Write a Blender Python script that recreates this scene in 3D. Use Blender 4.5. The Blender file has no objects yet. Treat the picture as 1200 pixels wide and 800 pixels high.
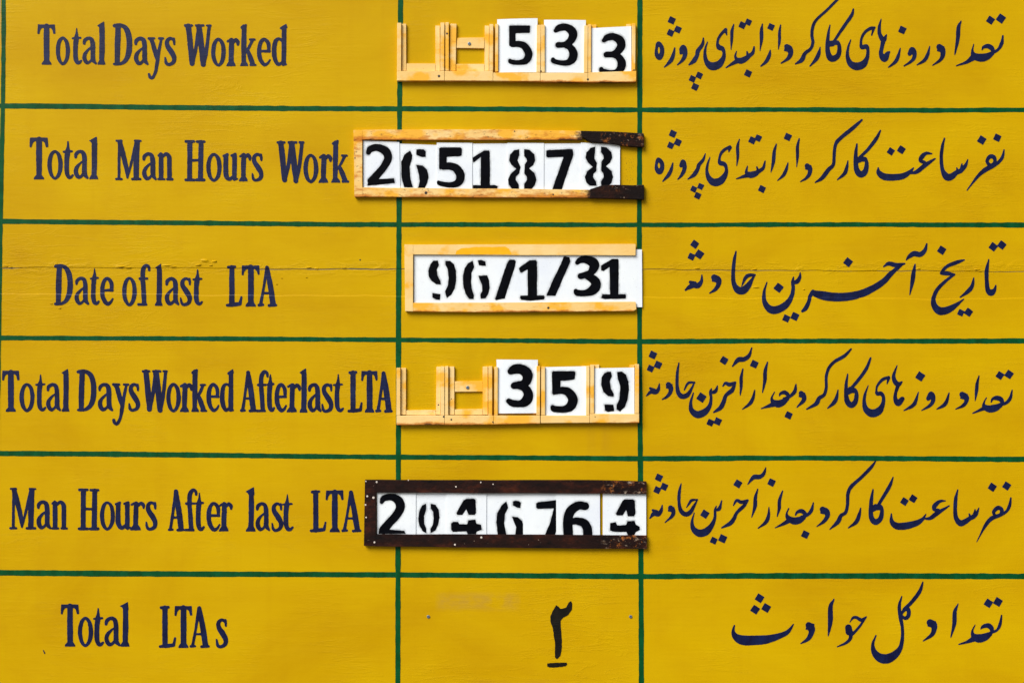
import bpy, bmesh, math, random
import numpy as np
from mathutils import Vector

random.seed(7)
NPR = np.random.RandomState(11)
SC = bpy.context.scene
COL = SC.collection

# ---------------------------------------------------------------- scale of the place
S = 0.0025                 # metres per unit used to measure the board (1200 x 800 units are in view)
CZ = 1.85                  # height of the middle of the board above the ground
def W(px, py, d=0.0):      # board coordinates (+ how far proud of the board, in mm) -> world
    return ((px - 600.0) * S, -d * 0.001, (400.0 - py) * S + CZ)

# ---------------------------------------------------------------- camera
D = 3.9
cam_data = bpy.data.cameras.new('camera')
cam_data.sensor_width = 36.0
cam_data.lens = 36.0 * D / (1200 * S)
cam_data.clip_end = 500
cam = bpy.data.objects.new('camera', cam_data)
cam.location = (0, -D, CZ)
cam.rotation_euler = (math.radians(90), 0, 0)
COL.objects.link(cam)
SC.camera = cam

# ---------------------------------------------------------------- sky and sun (bright overcast, light from the upper left)
SUN_EL, SUN_AZ = math.radians(42), math.radians(180 + 42)   # azimuth from +Y towards +X
world = bpy.data.worlds.new('World')
SC.world = world
world.use_nodes = True
wn = world.node_tree.nodes
bg = wn['Background']
sky = wn.new('ShaderNodeTexSky')
sky.sky_type = 'NISHITA'
sky.sun_disc = False
sky.sun_elevation = SUN_EL
sky.sun_rotation = SUN_AZ
sky.air_density = 1.0
sky.dust_density = 4.0
sky.ozone_density = 1.0
world.node_tree.links.new(sky.outputs[0], bg.inputs['Color'])
bg.inputs['Strength'].default_value = 0.060
sun_data = bpy.data.lights.new('sun', 'SUN')
sun_data.energy = 3.25
sun_data.angle = math.radians(36)
sun_data.color = (1.0, 0.98, 0.955)
sun = bpy.data.objects.new('sun', sun_data)
sd = Vector((math.sin(SUN_AZ) * math.cos(SUN_EL), math.cos(SUN_AZ) * math.cos(SUN_EL), math.sin(SUN_EL)))
sun.rotation_euler = sd.to_track_quat('Z', 'Y').to_euler()
sun.location = sd * 20
COL.objects.link(sun)
SC.view_settings.view_transform = 'Standard'
SC.view_settings.look = 'None'
SC.view_settings.exposure = 0.45
SC.view_settings.gamma = 1.0
SC.view_settings.use_curve_mapping = False

# ---------------------------------------------------------------- materials
class NT:
    def __init__(s, name):
        s.m = bpy.data.materials.new(name); s.m.use_nodes = True
        s.t = s.m.node_tree; s.b = s.t.nodes['Principled BSDF']
        tc = s.t.nodes.new('ShaderNodeNewGeometry')
        s.pos = tc.outputs['Position']
    def n(s, typ, **kw):
        nd = s.t.nodes.new(typ)
        for k, v in kw.items(): setattr(nd, k, v)
        return nd
    def link(s, a, b): s.t.links.new(a, b)
    def mapped(s, scale, loc=(0, 0, 0)):
        mp = s.n('ShaderNodeMapping'); mp.inputs['Scale'].default_value = scale; mp.inputs['Location'].default_value = loc
        s.link(s.pos, mp.inputs['Vector']); return mp.outputs[0]
    def noise(s, scale, detail=4, rough=0.55, vec=(1, 1, 1), loc=(0, 0, 0), dist=0.0):
        nd = s.n('ShaderNodeTexNoise'); nd.inputs['Scale'].default_value = scale
        nd.inputs['Detail'].default_value = detail; nd.inputs['Roughness'].default_value = rough
        nd.inputs['Distortion'].default_value = dist
        s.link(s.mapped(vec, loc), nd.inputs['Vector']); return nd.outputs['Fac']
    def ramp(s, fac, stops):
        r = s.n('ShaderNodeValToRGB'); e = r.color_ramp.elements
        while len(e) < len(stops): e.new(0.5)
        for k, (p, c) in enumerate(stops):
            e[k].position = p; e[k].color = c if len(c) == 4 else (*c, 1)
        s.link(fac, r.inputs[0]); return r.outputs[0]
    def mix(s, fac, a, b):
        m = s.n('ShaderNodeMix', data_type='RGBA')
        if isinstance(fac, float): m.inputs[0].default_value = fac
        else: s.link(fac, m.inputs[0])
        for sock, v in ((m.inputs[6], a), (m.inputs[7], b)):
            if isinstance(v, tuple): sock.default_value = v if len(v) == 4 else (*v, 1)
            else: s.link(v, sock)
        return m.outputs[2]
    def math(s, op, a, b=None, clamp=False):
        m = s.n('ShaderNodeMath', operation=op); m.use_clamp = clamp
        for k, v in ((0, a), (1, b)):
            if v is None: continue
            if isinstance(v, (int, float)): m.inputs[k].default_value = v
            else: s.link(v, m.inputs[k])
        return m.outputs[0]
    def maprange(s, v, a, b, c=0.0, d=1.0):
        m = s.n('ShaderNodeMapRange'); m.clamp = True
        s.link(v, m.inputs[0])
        for k, x in enumerate((a, b, c, d)): m.inputs[k + 1].default_value = x
        return m.outputs[0]
    def bump(s, h, strength, dist, prev=None):
        b = s.n('ShaderNodeBump'); b.inputs['Strength'].default_value = strength; b.inputs['Distance'].default_value = dist
        s.link(h, b.inputs['Height'])
        if prev is not None: s.link(prev, b.inputs['Normal'])
        return b.outputs[0]
    def out(s, col=None, rough=None, normal=None, spec=None):
        if col is not None: s.link(col, s.b.inputs['Base Color'])
        if rough is not None:
            if isinstance(rough, float): s.b.inputs['Roughness'].default_value = rough
            else: s.link(rough, s.b.inputs['Roughness'])
        if normal is not None: s.link(normal, s.b.inputs['Normal'])
        if spec is not None: s.b.inputs['Specular IOR Level'].default_value = spec
        return s.m

def brush_relief(t, k=1.0):
    # long horizontal brush hairs, wandering sags and fine orange peel, shared by every coat on the board
    h1 = t.noise(60, 6, 0.6, vec=(0.10, 1, 1.6), dist=0.6)
    h2 = t.noise(9, 5, 0.6, vec=(0.35, 1, 2.6), loc=(3, 0, 1), dist=1.6)
    h3 = t.noise(420, 2, 0.5)
    rid = t.maprange(t.math('ABSOLUTE', t.math('SUBTRACT', h2, 0.5)), 0.0, 0.035, 1.0, 0.0)
    msk = t.maprange(t.noise(2.3, 3, 0.5, loc=(9, 2, 5)), 0.50, 0.66)
    h4 = t.noise(26, 4, 0.6, vec=(0.22, 1, 2.2), loc=(1, 0, 7), dist=1.2)
    rid2 = t.math('MULTIPLY', t.maprange(t.math('ABSOLUTE', t.math('SUBTRACT', h4, 0.5)), 0.0, 0.03, 1.0, 0.0),
                  t.maprange(t.noise(5.0, 3, 0.5, loc=(4, 1, 2)), 0.5, 0.62))
    n = t.bump(h1, 0.30 * k, 0.0012)
    n = t.bump(t.math('MULTIPLY', rid, msk), 0.32 * k, 0.0010, n)
    n = t.bump(rid2, 0.30 * k, 0.0008, n)
    n = t.bump(h3, 0.10 * k, 0.0005, n)
    return n

def zone(t, px0, px1, py0, py1, soft=3.0):
    # a region of the board, used for stains with a shape of their own
    x0, _, z0 = W(px0, py1); x1, _, z1 = W(px1, py0)
    sep = t.n('ShaderNodeSeparateXYZ'); t.link(t.pos, sep.inputs[0])
    f = S * soft
    a = t.maprange(sep.outputs[0], x0 - f, x0 + f); b = t.maprange(sep.outputs[0], x1 - f, x1 + f, 1.0, 0.0)
    c = t.maprange(sep.outputs[2], z0 - f, z0 + f); d = t.maprange(sep.outputs[2], z1 - f, z1 + f, 1.0, 0.0)
    return t.math('MULTIPLY', t.math('MULTIPLY', a, b), t.math('MULTIPLY', c, d))

def yellow_paint():
    t = NT('yellow_board_enamel')
    base = t.ramp(t.noise(2.2, 7, 0.62, vec=(0.8, 1, 1.3), dist=0.5), [(0.3, (0.480, 0.268, 0.0)), (0.5, (0.535, 0.322, 0.0)), (0.70, (0.575, 0.366, 0.0))])
    streak = t.noise(38, 5, 0.65, vec=(0.05, 1, 1.0), loc=(0, 0, 4))
    base = t.mix(t.maprange(streak, 0.50, 0.78, 0.0, 0.30), base, (0.575, 0.365, 0.002))
    vert = t.noise(20, 4, 0.6, vec=(1.0, 1, 0.07), loc=(2, 0, 0))
    base = t.mix(t.maprange(vert, 0.52, 0.80, 0.0, 0.20), base, (0.445, 0.235, 0.0))
    # faded rubbed-out lettering in the bottom middle cell, faint grime
    n = t.noise(30, 4, 0.65, vec=(0.5, 1, 1))
    smear = t.math('MULTIPLY', zone(t, 514, 606, 697, 712, 5), t.maprange(n, 0.35, 0.62))
    base = t.mix(t.math('MULTIPLY', smear, 0.6), base, (0.40, 0.235, 0.045))
    smear2 = t.math('MULTIPLY', zone(t, 548, 662, 797, 806, 3), t.maprange(n, 0.35, 0.6))
    base = t.mix(t.math('MULTIPLY', smear2, 0.4), base, (0.42, 0.20, 0.01))
    drip = t.math('MULTIPLY', zone(t, 690, 715, 498, 530, 5), t.maprange(vert, 0.4, 0.7))
    base = t.mix(t.math('MULTIPLY', drip, 0.35), base, (0.40, 0.22, 0.01))
    # crusts in the slot of the second frame, small dark flecks
    sp = t.noise(330, 2, 0.5)
    fl = t.math('MULTIPLY', zone(t, 732, 744, 184, 216, 2), t.maprange(sp, 0.60, 0.66))
    base = t.mix(t.math('MULTIPLY', fl, 0.8), base, (0.10, 0.05, 0.01))
    fleck = t.maprange(t.noise(210, 1, 0.5, loc=(5, 5, 5)), 0.80, 0.83)
    base = t.mix(t.math('MULTIPLY', fleck, 0.6), base, (0.14, 0.08, 0.01))
    # lumpy filler and chipped coat along the two sheet joints
    sep = t.n('ShaderNodeSeparateXYZ'); t.link(t.pos, sep.inputs[0])
    z1 = W(0, 314)[2]
    dz = t.math('ABSOLUTE', t.math('SUBTRACT', sep.outputs[2], z1))
    near = t.maprange(dz, 0.006, 0.030, 1.0, 0.0)
    lump = t.noise(40, 5, 0.7, vec=(0.35, 1, 1.2), loc=(0, 0, 2), dist=0.8)
    nm = brush_relief(t)
    nm = t.bump(t.math('MULTIPLY', near, t.maprange(lump, 0.48, 0.70)), 0.55, 0.0022, nm)
    rough = t.maprange(t.noise(14, 5, 0.6, vec=(0.3, 1, 1)), 0.3, 0.7, 0.40, 0.52)
    return t.out(base, rough, nm, 0.09)

def flat_paint(name, c0, c1, rough=0.42, k=0.8, spec=0.5):
    t = NT(name)
    base = t.mix(t.maprange(t.noise(42, 5, 0.65, vec=(1, 1, 0.5)), 0.38, 0.66), c0, c1)
    return t.out(base, rough, brush_relief(t, k), spec)

def spray_black():
    t = NT('sprayed_stencil_black')
    at = t.n('ShaderNodeAttribute', attribute_name='edge')
    gr = t.noise(900, 3, 0.6)
    gr2 = t.noise(60, 3, 0.6)
    # 1 inside the stencil opening, thinning into an overspray mist just outside it
    f = t.math('ADD', at.outputs['Fac'], t.math('MULTIPLY', t.math('SUBTRACT', gr, 0.5), 0.55))
    core = t.maprange(f, -0.10, 0.35, 1.0, 0.0)
    mist = t.math('MULTIPLY', t.maprange(f, 0.0, 2.6, 0.34, 0.0), t.maprange(gr2, 0.4, 0.65, 0.25, 1.0))
    alpha = t.math('MAXIMUM', core, mist)
    t.link(alpha, t.b.inputs['Alpha'])
    col = t.mix(t.maprange(gr2, 0.4, 0.7), (0.0012, 0.0014, 0.0025), (0.0022, 0.0028, 0.0055))
    return t.out(col, 0.5, None, 0.05)

def card_white():
    t = NT('white_card_enamel')
    base = t.ramp(t.noise(7, 6, 0.6), [(0.3, (0.72, 0.78, 0.85)), (0.55, (0.785, 0.84, 0.87)), (0.75, (0.82, 0.87, 0.88))])
    sm = t.maprange(t.noise(45, 6, 0.7, vec=(1, 1, 0.6), loc=(2, 0, 8)), 0.56, 0.80, 0.0, 0.35)
    base = t.mix(sm, base, (0.55, 0.58, 0.66))
    sp = t.maprange(t.noise(380, 1, 0.5), 0.74, 0.78, 0.0, 0.5)
    base = t.mix(sp, base, (0.20, 0.19, 0.2))
    n = t.bump(t.noise(12, 3), 0.3, 0.002)
    return t.out(base, 0.45, n, 0.25)

def cream_metal(name, rust, orange, seed, edges=(), burns=()):
    t = NT(name)
    L = (seed * 3.1, 0, seed * 1.7)
    base = t.mix(t.maprange(t.noise(10, 4, 0.5, loc=L), 0.40, 0.62), (0.80, 0.525, 0.175), (0.82, 0.59, 0.25))
    org = t.maprange(t.noise(15, 4, 0.5, vec=(0.9, 1, 1.1), loc=(seed, 2, 1)), 0.60 - 0.12 * orange, 0.68 - 0.10 * orange)
    base = t.mix(t.math('MULTIPLY', org, 0.85), base, (0.82, 0.40, 0.008))
    # thin rust: long stains, then pits down to black
    g = t.noise(55, 6, 0.72, vec=(0.35, 1, 1.3), loc=(seed, 0, 3))
    st = t.maprange(g, 0.66 - 0.16 * rust, 0.80 - 0.16 * rust)
    base = t.mix(t.math('MULTIPLY', st, 0.8), base, (0.52, 0.17, 0.015))
    if edges:
        sep = t.n('ShaderNodeSeparateXYZ'); t.link(t.pos, sep.inputs[0])
        for (py, ext, side) in edges:
            zz = W(0, py)[2]; f = ext * S
            e = t.maprange(sep.outputs[2], zz, zz + f * side, 1.0, 0.0)
            if side > 0: e = t.math('MULTIPLY', e, t.maprange(sep.outputs[2], zz - 0.006, zz - 0.003))
            else: e = t.math('MULTIPLY', e, t.maprange(sep.outputs[2], zz + 0.003, zz + 0.006, 1.0, 0.0))
            nn = t.noise(26, 6, 0.72, vec=(0.5, 1, 1), loc=(py, 0, seed))
            m_ = t.maprange(t.math('ADD', t.math('MULTIPLY', e, 0.42), nn), 0.70, 0.84)
            base = t.mix(t.math('MULTIPLY', m_, 0.85), base, (0.50, 0.15, 0.010))
            m2 = t.maprange(t.math('ADD', t.math('MULTIPLY', e, 0.36), nn), 0.84, 0.93)
            base = t.mix(t.math('MULTIPLY', m2, 0.9), base, (0.06, 0.018, 0.006))
    g2 = t.noise(120, 5, 0.7, vec=(0.5, 1, 1), loc=(seed * 2, 0, 5))
    pit = t.maprange(g2, 0.70 - 0.07 * rust, 0.76 - 0.07 * rust)
    base = t.mix(pit, base, (0.07, 0.022, 0.006))
    for zc in burns:
        nz = t.noise(70, 6, 0.75, vec=(0.6, 1, 1), loc=(seed, 3, 9))
        k = t.maprange(t.math('ADD', t.math('MULTIPLY', zone(t, *zc), 0.55), nz), 0.74, 0.92)
        base = t.mix(t.math('MULTIPLY', k, 0.95), base, (0.025, 0.008, 0.004))
    h = t.math('SUBTRACT', t.noise(70, 5, 0.6, vec=(0.4, 1, 1)), t.math('MULTIPLY', pit, 0.8))
    return t.out(base, 0.5, t.bump(h, 0.5, 0.0016), 0.2)

def rusty_brown(name, chips, dark, seed, zc=None):
    t = NT(name)
    base = t.ramp(t.noise(32, 6, 0.7, vec=(0.5, 1, 1), loc=(seed, 0, 0)),
                  [(0.32, (0.004, 0.002, 0.002)), (0.52, (0.016 * dark, 0.0045 * dark, 0.003 * dark)), (0.68, (0.055 * dark, 0.012 * dark, 0.005 * dark)), (0.82, (0.12 * dark, 0.03 * dark, 0.008))])
    ch = t.maprange(t.noise(85, 6, 0.72, vec=(0.55, 1, 1), loc=(0, seed, 2)), 0.70 - chips, 0.74 - chips)
    spots = t.maprange(t.noise(150, 1, 0.4, loc=(seed, 1, 1)), 0.785, 0.80)
    ch = t.math('MAXIMUM', ch, spots)
    if zc:
        z = zone(t, *zc)
        c2 = t.maprange(t.noise(60, 6, 0.72, vec=(0.6, 1, 1), loc=(1, seed, 4)), 0.57, 0.70)
        ch = t.math('MAXIMUM', ch, t.math('MULTIPLY', z, c2))
        oc = t.math('MULTIPLY', z, t.maprange(t.noise(48, 5, 0.7, loc=(seed, 4, 4)), 0.56, 0.66))
        base = t.mix(t.math('MULTIPLY', oc, 0.7), base, (0.42, 0.13, 0.02))
    pale = t.mix(t.maprange(t.noise(130, 3), 0.4, 0.6), (0.62, 0.50, 0.38), (0.30, 0.18, 0.10))
    base = t.mix(t.math('MULTIPLY', ch, 0.85), base, pale)
    h = t.noise(110, 6, 0.7, vec=(0.5, 1, 1))
    return t.out(base, 0.58, t.bump(h, 0.7, 0.002), 0.14)

M = {}
M['yellow'] = yellow_paint()
M['navy'] = flat_paint('navy_lettering_enamel', (0.0006, 0.0018, 0.028), (0.0025, 0.0100, 0.062), 0.46, 0.8, 0.28)
M['green'] = flat_paint('green_line_enamel', (0.0002, 0.050, 0.011), (0.001, 0.082, 0.024), 0.46, 0.8, 0.15)
M['black_brush'] = flat_paint('black_brushed_numeral', (0.004, 0.004, 0.003), (0.010, 0.008, 0.005), 0.45, 0.8, 0.2)
M['spray'] = spray_black()
M['white'] = card_white()
M['cream'] = cream_metal('cream_painted_holder', 0.3, 0.95, 1, ((97.5, 4, 1),))
M['cream2'] = cream_metal('cream_painted_holder_lower', 0.35, 1.0, 4, ((496.5, 5, 1),))
M['cream_rusty'] = cream_metal('rust_stained_cream_frame', 1.05, 0.95, 2, ((165, 7, 1), (232.5, 8, 1)), ((674, 700, 150, 172, 9), (684, 702, 218, 238, 9), (408, 420, 226, 238, 8), (590, 606, 163, 172, 5)))
M['cream_clean'] = cream_metal('clean_cream_frame', 0.05, 0.15, 6)
M['cream_edge'] = cream_metal('stained_cream_rail', 0.3, 0.8, 7, ((365.5, 4, 1),))
M['tar'] = rusty_brown('burnt_black_rail_end', 0.0, 0.35, 3, (706, 752, 158, 222, 4))
M['brown'] = rusty_brown('dark_rusted_frame', 0.02, 1.0, 5, (706, 757, 562, 642, 3))
def plain(name, c, r, metal=0.0):
    t = NT(name); t.b.inputs['Base Color'].default_value = (*c, 1); t.b.inputs['Metallic'].default_value = metal
    return t.out(None, r, t.bump(t.noise(500, 3), 0.3, 0.0005))
M['steel'] = plain('zinc_screw', (0.16, 0.20, 0.24), 0.45, 0.6)
M['dark_hole'] = plain('dark_nail_head', (0.018, 0.010, 0.008), 0.6)
M['galv'] = plain('grey_post_steel', (0.25, 0.26, 0.27), 0.5, 0.4)
M['shadow_wood'] = plain('raw_sheet_edge', (0.10, 0.045, 0.012), 0.8)

# ---------------------------------------------------------------- object helpers
def meta(o, label=None, cat=None, group=None, kind=None):
    if label: o['label'] = label
    if cat: o['category'] = cat
    if group: o['group'] = group
    if kind: o['kind'] = kind
    return o

def empty(name, loc, label, cat, group=None):
    o = bpy.data.objects.new(name, None); o.location = loc; o.empty_display_size = 0.05
    COL.objects.link(o); return meta(o, label, cat, group)

def root_of(o):
    v = Vector((0, 0, 0))
    while o is not None: v += o.location; o = o.parent
    return v

def mesh_obj(name, verts, faces, mat, parent=None, origin=None, edge=None, smooth=False):
    org = root_of(parent) if parent is not None else Vector(origin or (0, 0, 0))
    me = bpy.data.meshes.new(name)
    me.from_pydata([(v[0] - org.x, v[1] - org.y, v[2] - org.z) for v in verts], [], faces)
    if edge is not None:
        a = me.attributes.new('edge', 'FLOAT', 'POINT'); a.data.foreach_set('value', edge)
    me.materials.append(mat)
    if smooth:
        for p in me.polygons: p.use_smooth = True
    me.update()
    o = bpy.data.objects.new(name, me)
    if parent is None: o.location = org
    else: o.parent = parent
    COL.objects.link(o); return o

def prism(name, poly, d0, d1, mat, parent=None, bevel=0.8, origin=None, wob=0.0):
    """A slab whose outline is given in board units (clockwise as seen from the front), from d0 to d1 mm proud of the board."""
    bm = bmesh.new()
    pts = []
    n = len(poly)
    for i in range(n):
        a, b = poly[i], poly[(i + 1) % n]
        L = math.hypot(b[0] - a[0], b[1] - a[1]); k = max(1, int(L / 22)) if wob else 1
        for j in range(k):
            f = j / k; q = wob if j else 0.0
            pts.append((a[0] + (b[0] - a[0]) * f + random.uniform(-q, q), a[1] + (b[1] - a[1]) * f + random.uniform(-q, q)))
    fr = [bm.verts.new(W(p[0], p[1], d1)) for p in pts]
    bk = [bm.verts.new(W(p[0], p[1], d0)) for p in pts]
    bm.faces.new(fr); bm.faces.new(bk[::-1])
    m = len(pts)
    for i in range(m): bm.faces.new((fr[i], bk[i], bk[(i + 1) % m], fr[(i + 1) % m]))
    bmesh.ops.recalc_face_normals(bm, faces=bm.faces)
    if bevel:
        fs = set(fr)
        es = [e for e in bm.edges if e.verts[0] in fs or e.verts[1] in fs]
        bmesh.ops.bevel(bm, geom=es, offset=bevel * 0.001, segments=2, profile=0.5, affect='EDGES')
    bm.verts.index_update()
    v = [tuple(x.co) for x in bm.verts]; f = [[x.index for x in fc.verts] for fc in bm.faces]
    bm.free()
    return mesh_obj(name, v, f, mat, parent, origin)

def rect(x0, y0, x1, y1): return [(x0, y0), (x1, y0), (x1, y1), (x0, y1)]

def disc(name, px, py, r, d0, d1, mat, parent, slot=False, n=14):
    v, f = [], []
    def ring(rr, d):
        s = len(v)
        for i in range(n):
            a = 2 * math.pi * i / n; v.append(W(px + rr * math.cos(a), py + rr * math.sin(a), d))
        return s
    r0 = ring(r, d0); r1 = ring(r, d1 - 0.5); r2 = ring(r * 0.72, d1)
    for i in range(n):
        j = (i + 1) % n
        f.append((r0 + i, r0 + j, r1 + j, r1 + i)); f.append((r1 + i, r1 + j, r2 + j, r2 + i))
    if slot:
        r3 = ring(r * 0.34, d1 - 0.1); r4 = ring(r * 0.30, d1 - 1.0)
        for i in range(n):
            j = (i + 1) % n
            f.append((r2 + i, r2 + j, r3 + j, r3 + i)); f.append((r3 + i, r3 + j, r4 + j, r4 + i))
        f.append(tuple(r4 + i for i in range(n)))
    else:
        f.append(tuple(r2 + i for i in range(n)))
    return mesh_obj(name, v, f, mat, parent)

# ---------------------------------------------------------------- brush-drawn shapes (strokes and filled outlines -> one clean mesh)
STEP = 0.25
def catmull(pts, closed=False, sub=6):
    P = [np.array(p, float) for p in pts]; n = len(P)
    if n == 2 and not closed: return P
    out = []
    rng = range(n if closed else n - 1)
    for i in rng:
        if closed: p0, p1, p2, p3 = P[(i - 1) % n], P[i], P[(i + 1) % n], P[(i + 2) % n]
        else:
            p1, p2 = P[i], P[i + 1]
            p0 = P[i - 1] if i > 0 else 2 * p1 - p2
            p3 = P[i + 2] if i + 2 < n else 2 * p2 - p1
        for k in range(sub):
            t = k / sub
            q = 0.5 * ((2 * p1) + (-p0 + p2) * t + (2 * p0 - 5 * p1 + 4 * p2 - p3) * t * t + (-p0 + 3 * p1 - 3 * p2 + p3) * t ** 3)
            out.append(q)
    out.append(P[0] if closed else P[-1])
    return out

def field(items, wob=0.22, clip=None, pad=4.0, soft=2, fine=1.0):
    xs, ys = [], []
    for it in items:
        for p in it[1]: 
            r = p[2] / 2 if it[0] in 'SC' else 0
            xs += [p[0] - r, p[0] + r]; ys += [p[1] - r, p[1] + r]
    x0, x1, y0, y1 = min(xs) - pad, max(xs) + pad, min(ys) - pad, max(ys) + pad
    nx, ny = int((x1 - x0) / STEP) + 2, int((y1 - y0) / STEP) + 2
    gx = x0 + np.arange(nx) * STEP; gy = y0 + np.arange(ny) * STEP
    F = np.full((ny, nx), 3.5)
    mrg = 3.5
    for it in items:
        if it[0] in 'SC':
            c = catmull(it[1], it[0] == 'C')
            for a, b in zip(c[:-1], c[1:]):
                ra, rb = max(a[2], 0.3) / 2, max(b[2], 0.3) / 2; m = max(ra, rb) + mrg
                i0 = max(0, int((min(a[0], b[0]) - m - x0) / STEP)); i1 = min(nx, int((max(a[0], b[0]) + m - x0) / STEP) + 2)
                j0 = max(0, int((min(a[1], b[1]) - m - y0) / STEP)); j1 = min(ny, int((max(a[1], b[1]) + m - y0) / STEP) + 2)
                X = gx[None, i0:i1]; Y = gy[j0:j1, None]
                dx, dy = b[0] - a[0], b[1] - a[1]; L2 = dx * dx + dy * dy + 1e-9
                t = np.clip(((X - a[0]) * dx + (Y - a[1]) * dy) / L2, 0, 1)
                d = np.hypot(X - a[0] - t * dx, Y - a[1] - t * dy) - (ra + (rb - ra) * t)
                F[j0:j1, i0:i1] = np.minimum(F[j0:j1, i0:i1], d)
        else:
            P = it[1]; n = len(P)
            px = [p[0] for p in P]; py = [p[1] for p in P]
            i0 = max(0, int((min(px) - mrg - x0) / STEP)); i1 = min(nx, int((max(px) + mrg - x0) / STEP) + 2)
            j0 = max(0, int((min(py) - mrg - y0) / STEP)); j1 = min(ny, int((max(py) + mrg - y0) / STEP) + 2)
            X = gx[None, i0:i1] + 0 * gy[j0:j1, None]; Y = gy[j0:j1, None] + 0 * X
            d = np.full(X.shape, 1e9); ins = np.zeros(X.shape, bool)
            for k in range(n):
                ax, ay = P[k][:2]; bx, by = P[(k + 1) % n][:2]
                dx, dy = bx - ax, by - ay; L2 = dx * dx + dy * dy + 1e-9
                t = np.clip(((X - ax) * dx + (Y - ay) * dy) / L2, 0, 1)
                d = np.minimum(d, np.hypot(X - ax - t * dx, Y - ay - t * dy))
                if ay != by:
                    ins ^= ((ay > Y) != (by > Y)) & (X < dx * (Y - ay) / dy + ax)
            d = np.where(ins, -d, d)
            F[j0:j1, i0:i1] = np.minimum(F[j0:j1, i0:i1], d)
    for _ in range(soft):
        G = F.copy(); G[1:-1] = (F[:-2] + 2 * F[1:-1] + F[2:]) / 4; F = G
        G = F.copy(); G[:, 1:-1] = (F[:, :-2] + 2 * F[:, 1:-1] + F[:, 2:]) / 4; F = G
    if wob:
        for sp, am in ((2.6, wob * fine), (8.0, wob), (26.0, wob * 0.7)):
            k = sp / STEP; ly, lx = int(ny / k) + 3, int(nx / k) + 3
            R = NPR.rand(ly, lx) * 2 - 1
            fy = np.arange(ny) / k; fx = np.arange(nx) / k; iy = fy.astype(int); ix = fx.astype(int)
            ty = (fy - iy); tx = (fx - ix); ty = (ty * ty * (3 - 2 * ty))[:, None]; tx = (tx * tx * (3 - 2 * tx))[None]
            A = R[iy][:, ix]; B = R[iy][:, ix + 1]; C_ = R[iy + 1][:, ix]; D_ = R[iy + 1][:, ix + 1]
            F = F + am * ((A * (1 - tx) + B * tx) * (1 - ty) + (C_ * (1 - tx) + D_ * tx) * ty)
    if clip:
        cx0, cy0, cx1, cy1 = clip
        F = np.maximum(F, np.maximum(np.maximum(cx0 - gx[None], gx[None] - cx1), np.maximum(cy0 - gy[:, None], gy[:, None] - cy1)))
    F[0] = F[-1] = 3.5; F[:, 0] = F[:, -1] = 3.5
    return F, x0, y0

def shape(name, items, depth, mat, parent, iso=0.0, label=None, wob=0.22, clip=None, spray=False, soft=2, grow=0.0, fine=1.0):
    F, x0, y0 = field(items, wob, clip, soft=soft, fine=fine)
    if spray: E = F.copy(); F = F - 2.4; F[0] = F[-1] = 1; F[:, 0] = F[:, -1] = 1
    if spray and clip:
        ny, nx = F.shape; gx = x0 + np.arange(nx) * STEP; gy = y0 + np.arange(ny) * STEP
        cx0, cy0, cx1, cy1 = clip
        F = np.maximum(F, np.maximum(np.maximum(cx0 - gx[None], gx[None] - cx1), np.maximum(cy0 - gy[:, None], gy[:, None] - cy1)))
    F = F - grow
    ny, nx = F.shape
    verts, faces, edge, key = [], [], [], {}
    def V(k, x, y, e):
        if k in key: return key[k]
        px, py = x0 + x * STEP, y0 + y * STEP
        verts.append(W(px, py, depth(px, py) if callable(depth) else depth)); edge.append(e)
        key[k] = len(verts) - 1; return key[k]
    ins = F < 0
    c = ins[:-1, :-1].astype(int) + ins[:-1, 1:] + ins[1:, :-1] + ins[1:, 1:]
    full = c == 4
    core = np.maximum(np.maximum(F[:-1, :-1], F[:-1, 1:]), np.maximum(F[1:, :-1], F[1:, 1:])) < (-3.2 if spray else -0.0)
    Ef = E if spray else F
    for j in range(ny - 1):
        row = full[j]; i = 0
        idx = np.nonzero(c[j])[0]
        run = -1; prev = -2
        def flush(a, b):
            faces.append((V((a, j + 1), a, j + 1, Ef[j + 1, a]), V((b, j + 1), b, j + 1, Ef[j + 1, b]),
                          V((b, j), b, j, Ef[j, b]), V((a, j), a, j, Ef[j, a])))
        for i in idx:
            if row[i] and core[j, i]:
                if run >= 0 and prev == i - 1 and i - run < 12: prev = i; continue
                if run >= 0: flush(run, prev + 1)
                run = i; prev = i; continue
            if run >= 0: flush(run, prev + 1); run = -1
            cs = ((i, j + 1), (i + 1, j + 1), (i + 1, j), (i, j))
            poly = []
            for q in range(4):
                a, b = cs[q], cs[(q + 1) % 4]
                fa, fb = F[a[1], a[0]], F[b[1], b[0]]
                if fa < 0: poly.append(V(a, a[0], a[1], Ef[a[1], a[0]]))
                if (fa < 0) != (fb < 0):
                    t = fa / (fa - fb); kk = (min(a, b), max(a, b))
                    poly.append(V(kk, a[0] + (b[0] - a[0]) * t, a[1] + (b[1] - a[1]) * t, Ef[a[1], a[0]] * (1 - t) + Ef[b[1], b[0]] * t))
            if len(poly) >= 3: faces.append(tuple(poly))
        if run >= 0: flush(run, prev + 1)
    o = mesh_obj(name, verts, faces, mat, parent, edge=edge if spray else None)
    if label: o['label'] = label
    return o

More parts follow.
